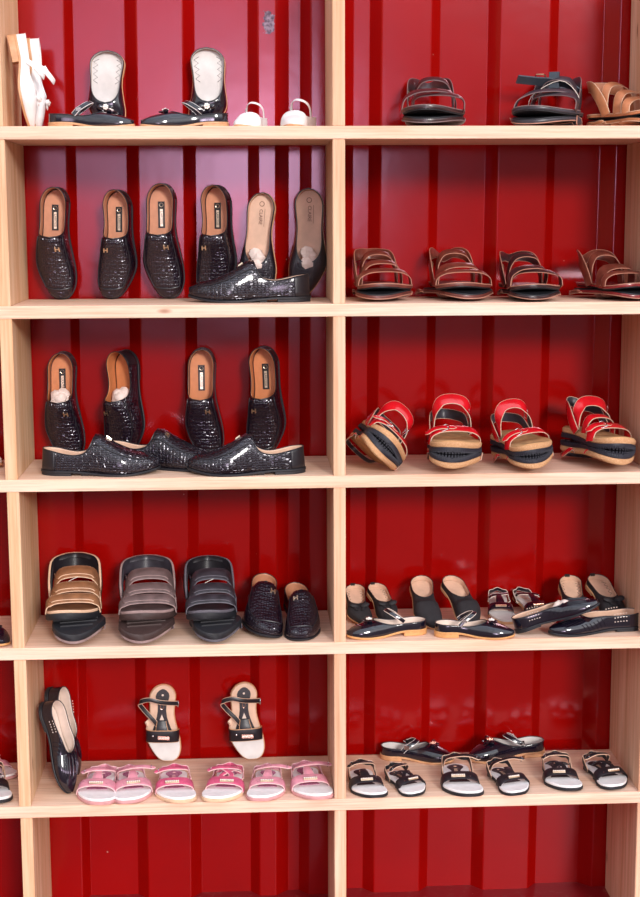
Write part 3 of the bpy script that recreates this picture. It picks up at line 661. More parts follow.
KINDS = dict(loafer=loafer, flat=flat, leather=leather_sandal, cork=cork_sandal, velcro=velcro_sandal, child=toddler_sandal, upright=upright_sandal)
G1='black loafers leaning upright on the second shelf'; G2='loafers on the middle left shelf'; 
ST=lambda a=0,p=-84,lean=0,r=0: dict(a=a,p=p,lean=lean,r=r)
SPECS = [
 # top shelf, left bay
 dict(id='w1', free=1, k='flat', s=0, P=dict(side=1,upper='white',lining='white',sole='tan_sole',strap=True,bow='jewel',L=.235,W=.088,heel=.018), o=ST(97,-80,0,0), g='white child shoes on the top shelf', l='white strap shoe propped on its toe against the left upright, tan sole edge showing'),
 dict(id='w2', free=1, k='flat', s=0, P=dict(side=-1,upper='white',lining='white',sole='tan_sole',strap=True,bow='jewel',L=.235,W=.088,heel=.018), o=ST(94,-84,0,0), g='white child shoes on the top shelf', l='white strap shoe standing on its toe, just behind its mate by the left upright'),
 dict(id='f2', k='flat', s=0, P=dict(side=1,lining='grey_insole',zig=True,strap=False,W=.108,hw=.90), o=ST(-2,-84,3), g='black patent flats on the top shelf', l='black patent flat standing on its toe against red wall, behind the one pointing right'),
 dict(id='f1', k='flat', s=0, P=dict(side=-1,lining='grey_insole'), o=dict(a=84), g='black patent flats on the top shelf', l='black patent strap flat on the top shelf, side on with its toe pointing right'),
 dict(id='f4', k='flat', s=0, P=dict(side=-1,lining='grey_insole',zig=True,strap=False,W=.106,hw=.88), o=ST(-2,-84,0), g='black patent flats on the top shelf', l='black patent flat standing on its toe against red wall, behind the one pointing left'),
 dict(id='f3', k='flat', s=0, P=dict(side=1,lining='grey_insole'), o=dict(a=-84), g='black patent flats on the top shelf', l='black patent strap flat on the top shelf, side on with its toe pointing left'),
 dict(id='w3', k='flat', s=0, P=dict(side=-1,upper='white',lining='white',sole='tan_sole',strap=True,bow=False,L=.20,W=.085,heel=.006,topheel=.060,toeh=.050,strap_h=.082), o=dict(a=-18), g='white child shoes on the top shelf', l='white strap shoe facing forward beside the black patent flat, left of its mate'),
 dict(id='w4', k='flat', s=0, P=dict(side=1,upper='white',lining='white',sole='tan_sole',strap=True,bow=False,L=.20,W=.085,heel=.006,topheel=.060,toeh=.050,strap_h=.082), o=dict(a=-22), g='white child shoes on the top shelf', l='white strap shoe facing forward at the right end beside the centre upright'),
 # top shelf, right bay
 dict(id='b1', k='leather', s=0, P=dict(side=1,strapm='darkbrown',edge='darkbrown_edge',foot='darkbrown',flatten=.25), o=dict(a=-3,inv=True), g='dark brown sandals on the top shelf', c='sandal', l='dark brown leather sandal turned sole up beneath its mate on the top shelf'),
 dict(id='b2', k='leather', s=0, mate='b1', P=dict(side=-1,strapm='darkbrown',edge='darkbrown_edge',foot='darkbrown',style=1), o=dict(a=-3), g='dark brown sandals on the top shelf', c='sandal', l='dark brown leather sandal with high heel strap, upper of the lone top shelf pair'),
 dict(id='k1', k='leather', s=0, P=dict(side=1,strapm='charcoal',edge='brown_edge',foot='charcoal',flatten=.25,style=1), o=dict(a=-24,inv=True), g='black strap sandals on the top shelf', c='sandal', l='black leather sandal lying sole up under the one with the slate grey strap'),
 dict(id='k2', k='leather', s=0, mate='k1', P=dict(side=-1,strapm='charcoal',edge='darkbrown_edge',foot='charcoal',style=1,tie=True,slate=True), o=dict(a=-24), g='black strap sandals on the top shelf', c='sandal', l='black leather sandal tied with pale thread and topped by a slate grey strap'),
 dict(id='t1', k='leather', s=0, P=dict(side=1,strapm='tan',edge='tan_edge',foot='tan',flatten=.25), o=dict(a=34,inv=True), g='tan sandals on the top shelf', c='sandal', l='tan leather sandal lying sole up under its mate at the right end of top shelf'),
 dict(id='t2', k='leather', s=0, mate='t1', P=dict(side=-1,strapm='tan',edge='tan_edge',foot='tan',style=0), o=dict(a=34), g='tan sandals on the top shelf', c='sandal', l='tan leather sandal with buckled straps, upper one at the right end of top shelf'),
 # second shelf, left bay
 dict(id='A', k='loafer', s=1, P=dict(side=1,stuffing=False,ornament=-1), o=ST(-4,-85,1.5), g=G1, l='black crocodile loafer standing on its toe, nearest the left upright on second shelf'),
 dict(id='B', k='loafer', s=1, P=dict(side=-1,ornament=1), o=ST(-8,-85,1), g=G1, l='black crocodile loafer standing on its toe, second from the left upright on second shelf'),
 dict(id='C', k='loafer', s=1, P=dict(side=1,ornament=-1), o=ST(-4,-85,0), g=G1, l='black crocodile loafer standing on its toe, third from the left upright on second shelf'),
 dict(id='D', k='loafer', s=1, P=dict(side=-1,ornament=1), o=ST(-12,-85,0), g=G1, l='black crocodile loafer standing on its toe behind the tip of the sideways loafer'),
 dict(id='E', k='flat', s=1, P=dict(side=1,upper='quilt',lining='pale_lining',strap=False,bow=False,L=.27,W=.092,sv=.70,heel=.008,label=True,stuffing=True,topheel=.042), o=ST(-8,-84,4), g='black flats with printed insoles', l='black flat upright against a bright wall reflection, paper in its toe, insole pale tan'),
 dict(id='F', k='flat', s=1, P=dict(side=-1,upper='quilt',lining='pale_lining',strap=False,bow=False,L=.27,W=.092,sv=.70,heel=.008,label=True,stuffing=True,topheel=.0421), o=ST(-6,-84,1), g='black flats with printed insoles', l='black quilted flat standing upright beside the centre upright, crumpled clear paper inside'),
 dict(id='G', k='loafer', s=1, P=dict(side=-1,ornament=1,label=False,mat='croc2',lining='pale_lining'), o=dict(a=-90), g='loafers lying side on', l='black crocodile loafer side on with toe left, lying in front of the upright flats'),
 # second shelf, right bay
]
def pair(idn, s, a, P, shade, where, style, tw=0, **k):
    low = dict(side=1, **P); low['flatten']=.22; low['poke']={'br':1.15,'bs':1.5,'bt':1.1,'bu':1.5}[idn]; up = dict(side=-1, **P); up['style']=style
    SPECS.append(dict(id=idn+'1', k='leather', s=s, P=low, o=dict(a=a,inv=True), g='brown sandals on the second shelf', c='sandal', l=shade+' sandal turned sole up under its mate, '+where))
    SPECS.append(dict(id=idn+'2', k='leather', s=s, mate=idn+'1', P=up, o=dict(a=a+tw), g='brown sandals on the second shelf', c='sandal', l=shade+' sandal standing on its mate, '+where))
BR=dict(); OX=dict(strapm='brown',foot='oxred')
pair('br', 1, 4, dict(strapm='brown',foot='brown_foot'), 'chestnut brown', 'pair nearest the centre upright', 0, tw=4)
pair('bs', 1, 20, dict(strapm='brown',foot='brown_foot',L=.26), 'glossy brown', 'second pair from the centre upright', 2, tw=-12)
pair('bt', 1, 10, dict(strapm='darkbrown',edge='brown_edge',foot='darkbrown',L=.262), 'dark brown', 'pair with the broad open loop', 1)
pair('bu', 1, 30, dict(strapm='brown',foot='oxred',L=.264), 'reddish brown', 'pair beside the right upright', 2, tw=-8)
SPECS += [
 # third shelf, left bay
 dict(id='L1', k='loafer', s=2, P=dict(side=1,ornament=-1,lining='orange_lining',stuffing=True), o=ST(-3,-84,0), g=G2, l='black loafer standing on its toe with white paper inside, nearest the left upright, middle shelf'),
 dict(id='L2', k='loafer', s=2, P=dict(side=-1,ornament=1,lining='orange_lining',label=False,stuffing=True), o=ST(-26,-84,-2), g=G2, l='black loafer standing turned to the left with crumpled paper inside, middle shelf'),
 dict(id='L3', k='loafer', s=2, P=dict(side=1,ornament=-1,lining='orange_lining'), o=ST(-2,-84,0), g=G2, l='black loafer standing on its toe, orange insole empty, right of the turned loafer'),
 dict(id='L4', k='loafer', s=2, P=dict(side=-1,ornament=1,lining='orange_lining'), o=ST(-12,-84,-2), g=G2, l='black loafer standing on its toe, upright one closest to centre upright on middle shelf'),
 dict(id='LI', k='loafer', s=2, P=dict(side=-1,ornament=1,label=False,mat='croc2',lining='pale_lining'), o=dict(a=78), g=G2, l='black loafer lying side on between and behind two others, toe hidden, middle shelf'),
 dict(id='LH', k='loafer', s=2, P=dict(side=1,ornament=-1,label=False,mat='croc2',lining='pale_lining'), o=dict(a=86), g=G2, l='black loafer lying side on at the front of middle shelf with its toe pointing right'),
 dict(id='LJ', k='loafer', s=2, P=dict(side=-1,ornament=1,label=False,mat='croc2',lining='pale_lining',stuffing=False), o=dict(a=-86), g=G2, l='black loafer lying side on at the front of middle shelf with its toe pointing left'),
]
def cork(idn, a, r, where, style, Lx, tw=0):
    SPECS.append(dict(id=idn+'1', k='cork', s=2, P=dict(side=1,flatten=.2,L=Lx), o=dict(a=a,r=r,inv=True), g='red cork sandals', c='sandal', l='upside down cork sandal under its mate, '+where))
    SPECS.append(dict(id=idn+'2', k='cork', s=2, mate=idn+'1', P=dict(side=-1,L=Lx,style=style), o=dict(a=a+tw,r=r), g='red cork sandals', c='sandal', l='red cork sandal upright on its mate, '+where))
cork('ca', 10, -46, 'in the pair tilted on its side', 0, .25)
cork('cb', 2, -3, 'in the level pair with hoop strap', 0, .251)
cork('cc', 16, 5, 'third pair from the centre upright', 0, .252)
cork('cd', 22, -6, 'pair beside the right upright', 1, .253)
def velc(idn, a, P, shade, where, tw, px, Lx=.29):
    SPECS.append(dict(id=idn+'1', k='velcro', s=3, P=dict(side=1,flatten=.22,**{k: ('taupe_edge' if k == 'edge' and v == 'tan_edge' else v) for k, v in P.items() if k != 'tie'}), o=dict(a=a+tw,inv=True), g='strap sandals on the fourth shelf', c='sandal', l=shade+' sandal turned sole up under its mate, '+where))
    SPECS.append(dict(id=idn+'2', k='velcro', s=3, mate=idn+'1', dx=px, dy=.035, P=dict(side=-1,**P), o=dict(a=a), g='strap sandals on the fourth shelf', c='sandal', l=shade+' three strap sandal upright on its mate, '+where))
velc('va', 4, dict(m='camel',edge='tan_edge',sole='rubber',foot='camel',lining='black',tie=True), 'camel brown', 'beside the left upright', 10, -.006)
velc('vb', 4, dict(W=.156), 'grey brown', 'between the camel and the black ones', 8, .010)
velc('vc', 4, dict(m='ash',edge='ash_edge',sole='rubber',foot='ash',lining='black',tie=True), 'washed black', 'beside the two black loafers', 10, -.006)
BF='black flats on the fourth shelf'
SPECS += [
 dict(id='K', k='loafer', s=3, P=dict(side=1,ornament=-1,label=False,lining='tan_lining'), o=dict(a=-1,r=-10,p=-9), g='loafers facing forward', l='black crocodile loafer facing forward and tipped a little left, beside the black strap sandals'),
 dict(id='L', k='loafer', s=3, P=dict(side=-1,ornament=1,label=False,lining='tan_lining'), o=dict(a=5,p=-9), g='loafers facing forward', l='black loafer facing forward and level, nearest the centre upright on the fourth shelf'),
 dict(id='M1', k='flat', s=3, P=dict(side=1,upper='blackmatte',lining='pale_lining',strap=False,bow=True,zig=True,L=.24,sv=.60,W=.095,hw=.84,name='bow_flat'), o=dict(a=4,p=-22), g=BF, l='black suede flat with a bow facing forward, partly hidden by the centre upright'),
 dict(id='M2', k='flat', s=3, P=dict(side=-1,upper='blackmatte',lining='pale_lining',strap=False,bow=True,zig=True,L=.24,sv=.60,W=.095,hw=.84,name='bow_flat'), o=dict(a=16,p=-22), g=BF, l='black suede flat with a bow facing forward, zigzag stitched insole, right of its mate'),
 dict(id='M3', k='flat', s=3, P=dict(side=1,upper='blackmatte',lining='pale_lining',strap=False,bow=False,L=.265,W=.090,sv=.50,heel=.006,topheel=.045,toeh=.052,hw=.86,name='slip_on'), o=dict(a=2,p=-24), g=BF, l='plain black slip-on facing forward with wide tan insole, left one of the tall pair'),
 dict(id='M4', k='flat', s=3, P=dict(side=-1,upper='blackmatte',lining='pale_lining',strap=False,bow=False,L=.265,W=.090,sv=.50,heel=.006,topheel=.045,toeh=.052,hw=.86,name='slip_on'), o=dict(a=16,p=-24), g=BF, l='plain black slip-on facing forward with wide tan insole, right one of the tall pair'),
 dict(id='M5', k='child', s=3, P=dict(side=1,m='patent',m2='black',sole='tan_sole',foot='grey_insole',pr='cream',stones='rosegold',L=.22,W=.078,lining='cream',name='strappy_sandal'), o=dict(a=-4,p=-8), g='black strappy sandals', c='sandal', l='black sandal with pale insole facing forward, left one behind the punched flats'),
 dict(id='M6', k='child', s=3, P=dict(side=-1,m='patent',m2='black',sole='tan_sole',foot='grey_insole',pr='cream',stones='rosegold',L=.22,W=.078,lining='cream',name='strappy_sandal'), o=dict(a=14,p=-8), g='black strappy sandals', c='sandal', l='black sandal with pale insole facing forward, right one behind the punched flats'),
 dict(id='M7', k='flat', s=3, P=dict(side=1,upper='blackmatte',lining='pale_lining',strap=False,bow=True,zig=True,L=.241,sv=.60,W=.095,hw=.84,name='bow_flat'), o=dict(a=0,p=-24), g=BF, l='black bow flat with stitched tan insole, seen above the raised punched flat'),
 dict(id='M8', k='flat', s=3, P=dict(side=-1,upper='blackmatte',lining='pale_lining',strap=False,bow=True,zig=True,L=.241,sv=.60,W=.095,hw=.84,name='bow_flat'), o=dict(a=14,p=-24), g=BF, l='black bow flat with stitched tan insole, nearest the right upright on fourth shelf'),
 dict(id='N1', k='flat', s=3, P=dict(side=1,sole='honey_sole',strap=True,bow='jewel'), o=dict(a=-82), g='black patent flats with honey soles', l='black patent flat with jewelled bow, toe left, at the front by the centre upright'),
 dict(id='N2', k='flat', s=3, P=dict(side=-1,sole='honey_sole',strap=True,bow='jewel'), o=dict(a=84), g='black patent flats with honey soles', l='black patent flat on honey sole, toe right, in front of the plain slip-ons'),
 dict(id='N4', k='flat', s=3, P=dict(side=1,upper='patent',lining='pale_lining',sole='rubber',strap=False,bow=False,L=.27,W=.088,sv=.64,heel=.006,holes=True,pleats=True,topheel=.074,name='punched_flat'), o=dict(a=-80), g='black punched flats', l='black punched flat with toe left lying partly under its mate, heel by the right upright'),
 dict(id='N3', k='flat', s=3, P=dict(side=-1,upper='patent',lining='pale_lining',sole='rubber',strap=False,bow=False,L=.27,W=.088,sv=.64,heel=.006,holes=True,pleats=True,topheel=.074,stuffing=True,name='punched_flat'), o=dict(a=80,p=21), g='black punched flats', l='black punched flat with white paper inside, toe raised onto its mate'),
 # lowest shelf in view, left bay
 dict(id='P2', free=1, k='flat', s=4, P=dict(side=1,upper='patent',lining='cream',sole='rubber',strap=False,bow=False,L=.27,W=.088,sv=.60,heel=.006,holes=True,pleats=True,topheel=.074,name='punched_flat'), o=ST(66,-76), g='black punched flats by the left upright', l='black punched flat standing on its toe, further back of two against the left upright'),
 dict(id='P1', free=1, k='flat', s=4, P=dict(side=-1,upper='patent',lining='cream',sole='rubber',strap=False,bow=False,L=.27,W=.088,sv=.60,heel=.006,holes=True,pleats=True,topheel=.074,name='punched_flat'), o=ST(62,-71), g='black punched flats by the left upright', l='black punched flat standing on its toe, nearer of two against the left upright'),
 dict(id='Q1', k='upright', s=4, P=dict(side=1), o=ST(0,-84,1), g='black and tan sandals standing against the wall', c='sandal', l='black strap sandal standing against red wall, left one, its strap looping to the right'),
 dict(id='Q2', k='upright', s=4, P=dict(side=1), o=ST(2,-84,-2), g='black and tan sandals standing against the wall', c='sandal', l='black strap sandal standing against red wall, right one, above the gap in the pink row'),
]
PK='pink child sandals in a row'
pk=[('p1',dict(side=1,style=0,loose=.3),-4,'leftmost of the row, beside the leaning punched flat'),
    ('p2',dict(side=-1,style=0,loose=.8),8,'second from left, its loose strap raised'),
    ('p3',dict(side=1,style=2,m='hotpink',sole='creamsole',loose=.4),4,'third from left and deeper pink with cream sole'),
    ('p4',dict(side=-1,style=1,m='hotpink',sole='creamsole',loose=-.3),-8,'fourth from left and deeper pink with crossed straps'),
    ('p5',dict(side=-1,style=0,loose=.9),-3,'fifth from left, strap sticking out leftwards'),
    ('p6',dict(side=1,style=0,loose=-.7),6,'rightmost of the row, beside the centre upright')]
for i,P,a,w in pk:
    SPECS.append(dict(id=i,k='child',s=4,P=P,o=dict(a=a),g=PK,c='sandal',l='small pink sandal with white insole, '+w))
BW=dict(m='black',m2='black',sole='rubber',foot='white_foot',pr='blackprint',stones='pearl',lining='pale_lining',ah=.016)
bw=[('c1',dict(side=1,style=0,loose=.3),6,'first from the centre upright'),('c2',dict(side=-1,style=1,loose=-.2),24,'second from the centre upright, touching the first'),
    ('c3',dict(side=1,style=2,loose=-.5),0,'third from centre upright, strap to the left'),('c4',dict(side=-1,style=0,loose=.8),16,'fourth from centre upright, strap end out right'),
    ('c5',dict(side=1,style=1,loose=.3),-2,'second from the right upright'),('c6',dict(side=-1,style=1,loose=-.5),14,'nearest the right upright')]
for i,P,a,w in bw:
    SPECS.append(dict(id=i,k='child',s=4,P=dict(P,**BW),o=dict(a=a),g='black and white child sandals in a row',c='sandal',l='small black sandal with white toe bed, '+w))
SPECS += [
 dict(id='m1', k='flat', s=4, P=dict(side=-1,lining='grey_insole',sole='tan_sole',strap=True,bow='jewel',L=.20,W=.072,heel=.008,strap_h=.05,name='mary_jane'), o=dict(a=78), g='black patent flats behind the child sandals', l='black patent flat with rose ornament, toe pointing right, behind the child sandals'),
 dict(id='m2', k='flat', s=4, P=dict(side=1,lining='grey_insole',sole='tan_sole',strap=True,bow='jewel',L=.20,W=.072,heel=.008,strap_h=.05,name='mary_jane'), o=dict(a=-78), g='black patent flats behind the child sandals', l='black patent flat with rose ornament, toe pointing left, behind the child sandals'),
 # neighbouring bay on the left, cut by the frame
 dict(id='x1', k='child', s=4, P=dict(side=1,style=1,loose=.2,**BW), o=dict(a=12), g='shoes in the left neighbouring bay', c='sandal', l='small black sandal left of the left upright, cut by the photo edge'),
 dict(id='x2', k='child', s=4, P=dict(side=1,style=1,loose=.5), o=dict(a=30), g='shoes in the left neighbouring bay', c='sandal', l='small pink sandal far left, at the back of the neighbouring bay'),
 dict(id='x3', k='flat', s=3, P=dict(side=1,sole='honey_sole',strap=True,bow='jewel'), o=dict(a=20), g='shoes in the left neighbouring bay', l='black patent shoe with honey sole at the left edge, beside the left upright'),
 dict(id='x4', k='flat', s=2, P=dict(side=1,upper='white',lining='white',sole='tan_sole',strap=False,bow=False,L=.20,W=.078,heel=.004), o=dict(a=70), g='shoes in the left neighbouring bay', l='pale shoe barely showing at the left edge of the middle shelf'),
]
POS = {
 'w1': (0.0683, 0.0500, 0.952),
 'w2': (0.0829, 0.1600, 0.958),
 'f2': (0.2440, 0.2000, 0.874),
 'f1': (0.2207, 0.0800, 0.920),
 'f4': (0.5069, 0.2000, 0.910),
 'f3': (0.4522, 0.0800, 0.932),
 'w3': (0.6169, 0.0800, 0.743),
 'w4': (0.7393, 0.0800, 0.841),
 'b1': (1.0775, 0.0800, 1.051),
 'b2': (0.0000, 0.0000, 1.000),
 'k1': (1.3803, 0.0800, 1.080),
 'k2': (0.0000, 0.0000, 1.000),
 't1': (1.5988, 0.0800, 0.980),
 't2': (0.0000, 0.0000, 1.000),
 'A': (0.1021, 0.2000, 1.019),
 'B': (0.2616, 0.2000, 0.996),
 'C': (0.3845, 0.2000, 1.050),
 'D': (0.5231, 0.2000, 1.034),
 'E': (0.6347, 0.2000, 1.015),
 'F': (0.7666, 0.2000, 1.057),
 'G': (0.6090, 0.0677, 1.084),
 'br1': (0.9543, 0.0693, 0.981),
 'br2': (0.0000, 0.0000, 1.000),
 'bs1': (1.1435, 0.0458, 1.000),
 'bs2': (0.0000, 0.0000, 1.000),
 'bt1': (1.3303, 0.0040, 0.929),
 'bt2': (0.0000, 0.0000, 1.000),
 'bu1': (1.5419, 0.0040, 0.950),
 'bu2': (0.0000, 0.0000, 1.000),
 'L1': (0.1113, 0.2000, 1.018),
 'L2': (0.2723, 0.2000, 1.029),
 'L3': (0.4828, 0.2000, 1.042),
 'L4': (0.6501, 0.2000, 1.051),
 'LI': (0.3738, 0.0774, 1.055),
 'LH': (0.2247, 0.0209, 1.051),
 'LJ': (0.5963, 0.0005, 1.048),
 'ca1': (0.9244, -0.0300, 1.000),
 'ca2': (0.0000, 0.0000, 1.000),
 'cb1': (1.1316, -0.0300, 1.043),
 'cb2': (0.0000, 0.0000, 1.000),
 'cc1': (1.3141, -0.0300, 0.959),
 'cc2': (0.0000, 0.0000, 1.000),
 'cd1': (1.5163, -0.0300, 1.051),
 'cd2': (0.0000, 0.0000, 1.000),
 'va1': (0.1485, -0.0069, 0.939),
 'va2': (0.0000, 0.0000, 1.000),
 'vb1': (0.3270, -0.0120, 0.904),
 'vb2': (0.0000, 0.0000, 1.000),
 'vc1': (0.5070, -0.0120, 0.886),
 'vc2': (0.0000, 0.0000, 1.000),
 'K': (0.6327, 0.0268, 1.031),
 'L': (0.7374, 0.0103, 0.945),
 'M1': (0.8948, 0.1458, 0.661),
 'M2': (0.9613, 0.1615, 0.652),
 'M3': (1.0747, 0.0940, 0.779),
 'M4': (1.1696, 0.0874, 0.785),
 'M5': (1.2817, 0.2373, 0.875),
 'M6': (1.3744, 0.1353, 0.880),
 'M7': (1.4836, 0.1253, 0.744),
 'M8': (1.5704, 0.1195, 0.763),
 'N1': (0.9557, 0.0131, 0.914),
 'N2': (1.1818, -0.0083, 0.874),
 'N4': (1.5050, 0.0042, 0.970),
 'N3': (1.3933, -0.0120, 0.848),
 'P2': (0.0917, 0.1600, 0.932),
 'P1': (0.0910, 0.0600, 0.915),
 'Q1': (0.3465, 0.2834, 1.067),
 'Q2': (0.5770, 0.2764, 1.076),
 'p1': (0.1937, -0.0120, 1.081),
 'p2': (0.2892, -0.0081, 1.040),
 'p3': (0.3985, -0.0120, 1.062),
 'p4': (0.5244, -0.0120, 1.064),
 'p5': (0.6458, -0.0120, 1.008),
 'p6': (0.7588, -0.0120, 1.070),
 'c1': (0.9055, -0.0077, 0.946),
 'c2': (1.0092, -0.0054, 0.848),
 'c3': (1.1577, -0.0180, 1.072),
 'c4': (1.2862, -0.0164, 0.917),
 'c5': (1.4282, 0.0066, 0.983),
 'c6': (1.5531, 0.0078, 0.948),
 'm1': (1.0618, 0.2228, 1.021),
 'm2': (1.3155, 0.2209, 1.139),
 'x1': (-0.0847, 0.0135, 1.058),
 'x2': (-0.1004, 0.3100, 0.887),
 'x3': (-0.0686, 0.0085, 0.845),
 'x4': (-0.1533, 0.1570, 1.124),
}

# ------------------------------------------------------------------ placing
CACHE = {}
def kids(o): return [c for c in bpy.data.objects if c.parent == o]
def copy_tree(o, parent=None):
    c = o.copy(); COL.objects.link(c)
    if parent: c.parent = parent
    for k in TREE[o.name]: copy_tree(k, c)
    TREE[c.name] = [k for k in bpy.data.objects if k.parent == c]
    return c
TREE = {}
def reg(o):
    ch = [c for c in bpy.data.objects if c.parent == o]; TREE[o.name] = ch
    for c in ch: reg(c)
def get(kind, params):
    key = (kind, tuple(sorted(params.items())))
    if key not in CACHE:
        o = KINDS[kind](**params); reg(o); CACHE[key] = o; return o
    return copy_tree(CACHE[key])
def verts_of(o):
    out = []
    def rec(x):
        for c in TREE[x.name]:
            out.extend(v.co for v in c.data.vertices); rec(c)
    rec(o); return out
def orient(a=0, p=0, r=0, lean=0, inv=False):
    m = Matrix.Rotation(R(lean), 3, 'Y') @ Matrix.Rotation(R(a + 180), 3, 'Z') @ Matrix.Rotation(R(p), 3, 'X') @ Matrix.Rotation(R(r + (180 if inv else 0)), 3, 'Y')
    return m
SHELF = [1.72, 1.2884, 0.8566, 0.4226, 0.0]
WALL = 0.331
LEN = dict(loafer=.285, flat=.235, leather=.265, cork=.25, velcro=.29, child=.185, upright=.2)
INFO = {}
def put(s):
    par = s.get('P', {}); o = get(s['k'], par); m = orient(**s.get('o', {})); Lh = par.get('L', LEN[s['k']]) / 2
    if 'mate' in s:                        # stands sole to sole on its mate
        loc1, m1, sc, L1 = INFO[s['mate']]
        up = m @ V(0, 0, 1); c = loc1 + m1 @ V(0, L1, 0) * sc
        loc = c - m @ V(0, Lh, 0) * sc + up * 0.0008 + V(s.get('dx', 0), s.get('dy', 0), 0)
        ym = max((m @ v * sc).y for v in verts_of(o)) + loc.y
        if ym > WALL: loc.y -= ym - WALL
    else:
        x, y, sc = POS[s['id']]; pts = [m @ v * sc for v in verts_of(o)]
        zf = SHELF[s['s']] + s.get('lift', 0)
        zmin = min(p.z for p in pts); cx = (min(p.x for p in pts) + max(p.x for p in pts)) / 2; ymin = min(p.y for p in pts); ymax = max(p.y for p in pts)
        yy = y - ymin
        if yy + ymax > WALL or s['o'].get('p', 0) < -60 and not s.get('free'): yy = WALL - ymax
        loc = V(x - cx, yy, zf - zmin + 0.0004)
    INFO[s['id']] = (loc, m, sc, Lh)
    o.matrix_world = Matrix.Translation(loc) @ m.to_4x4() @ Matrix.Scale(sc, 4)
    o['label'] = s['l']; o['category'] = s.get('c', 'shoe'); o['group'] = s['g']
    return o
PLACED = {}
for s in SPECS: PLACED[s['id']] = put(s)
SKYDIR = (-0.05, -1, 0.06); SKYLO = 0.985; SKYBLOB = 2.6; SKYBASE = 1.3
SKYDIR2 = (0.022, -1, 0.03); SKYLO2 = 0.9965; SKYBLOB2 = 12.0
SUNDIR = (-0.28, 1.0, -0.32); SUNSTR = 2.0; SUNANG = 11; EXPO = 0.36
# ------------------------------------------------------------------ the rack
def board(name, x0, x1, y0, y1, z0, z1, mat, parent, bev=0.0015):
    bm = bmesh.new(); bmesh.ops.create_cube(bm, size=1)
    for v in bm.verts: v.co = V((x0 + x1) / 2 + v.co.x * (x1 - x0), (y0 + y1) / 2 + v.co.y * (y1 - y0), (z0 + z1) / 2 + v.co.z * (z1 - z0))
    bmesh.ops.bevel(bm, geom=list(bm.edges), offset=bev, segments=2, affect='EDGES')
    me = bpy.data.meshes.new(name); bm.to_mesh(me); bm.free(); me.materials.append(mat)
    o = bpy.data.objects.new(name, me); COL.objects.link(o); o.parent = parent; return o
rack = bpy.data.objects.new('shelving_rack', None); COL.objects.link(rack); rack.location = (0.8, 0.16, -0.42)
rack['label'] = 'pale pine shelving rack of square bays holding all the shoes'; rack['category'] = 'shelving rack'
OFF = V(-0.8, -0.16, 0.42)
D = 0.32; TH = 0.0308
LV = SHELF
XS = [-0.80, 0.0, 0.8149, 1.6176, 2.43]; LEAN = [-0.0086, -0.0086, 0.0, 0.0058, 0.0058]
for i, z in enumerate(LV):
    m = wood('pine_shelf_grain', (0.92, 0.71, 0.58), (0.84, 0.58, 0.43), 'x', 1.0 + 2.7 * i)
    o = board('shelf_board', -1.0 - .8 + .8, 2.5, 0, D, z - TH, z, m, rack); o.location = OFF
zt = [2.16] + LV + [-0.42]
for k, x in enumerate(XS):
    for i in range(6):
        z1 = zt[i] - (TH if i > 0 else 0); z0 = zt[i + 1]
        if i == 5: z0 = -0.42
        tan = (k == 1)
        m = wood('pine_post_grain', (0.84, 0.62, 0.43) if tan else (0.82, 0.60, 0.44), (0.72, 0.45, 0.26) if tan else (0.70, 0.44, 0.28), 'z', 3.3 * k + 1.7 * i)
        zc = (z0 + z1) / 2; dx = LEAN[k] * zc / 1.8
        cut = .62 if (i + k) % 2 else .55   # each upright is two planks wide
        a = board('upright', x + dx, x + dx + 0.0303, 0.0015, D * cut - .0006, z0, z1, m, rack); a.location = OFF
        b = board('upright', x + dx + .0004, x + dx + 0.0299, D * cut, D, z0, z1, m, rack); b.location = OFF
# ------------------------------------------------------------------ the corrugated container wall
NEAR, FAR = 0.334, 0.366
prof = []
def seg(x, y): prof.append((x, y))
cor = [(-1.126, FAR), (-0.966, FAR), (-0.937, NEAR), (-0.805, NEAR), (-0.777, FAR), (-0.640, FAR), (-0.611, NEAR), (-0.485, NEAR), (-0.457, FAR), (-0.322, FAR), (-0.293, NEAR), (-0.170, NEAR), (-0.165, NEAR),
       (0.134, NEAR), (0.154, FAR), (0.291, FAR), (0.323, NEAR), (0.442, NEAR), (0.471, FAR), (0.614, FAR), (0.640, NEAR), (0.685, NEAR), (0.719, FAR), (0.753, FAR), (0.779, NEAR), (0.865, NEAR), (0.892, FAR), (0.937, FAR), (0.966, NEAR),
       (1.095, NEAR), (1.122, FAR), (1.252, FAR), (1.281, NEAR), (1.411, NEAR), (1.438, FAR), (1.564, FAR), (1.599, NEAR), (1.728, NEAR), (1.756, FAR), (1.886, FAR), (1.915, NEAR), (2.045, NEAR), (2.072, FAR), (2.2, FAR), (2.23, NEAR), (2.36, NEAR), (2.39, FAR), (2.7, FAR)]
cor = [c for c in cor if c[0] > -1.1]
# a groove in the stretch left of the first one seen keeps the rhythm going
cor2 = []
for x, y in cor:
    if abs(x + 0.165) < 1e-6: cor2 += [(-0.165, FAR), (-0.02, FAR), (0.008, NEAR)]
    elif abs(x + 0.170) < 1e-6: cor2.append((-0.19, NEAR))
    else: cor2.append((x, y))
ZB, ZT = -0.42, 2.9
mb = MB(); n = len(cor2); v = []; f = []
NZ = 8
for iz in range(NZ + 1):
    z = ZB + (ZT - ZB) * iz / NZ
    for x, y in cor2: v.append((x + 0.008 * (z - 1.9), y, z))
for iz in range(NZ):
    for i in range(n - 1): a = iz * n + i; f.append([a, a + 1, a + 1 + n, a + n])
wall = make('wall_back', v, f, M['red'], merge=0, smooth=False)
md = wall.modifiers.new('bend', 'BEVEL'); md.width = 0.0022; md.segments = 3; md.limit_method = 'ANGLE'; md.angle_limit = R(20)
md = wall.modifiers.new('sheet', 'SOLIDIFY'); md.thickness = 0.002; md.offset = -1 
for p in wall.data.polygons: p.use_smooth = False
wall['kind'] = 'structure'
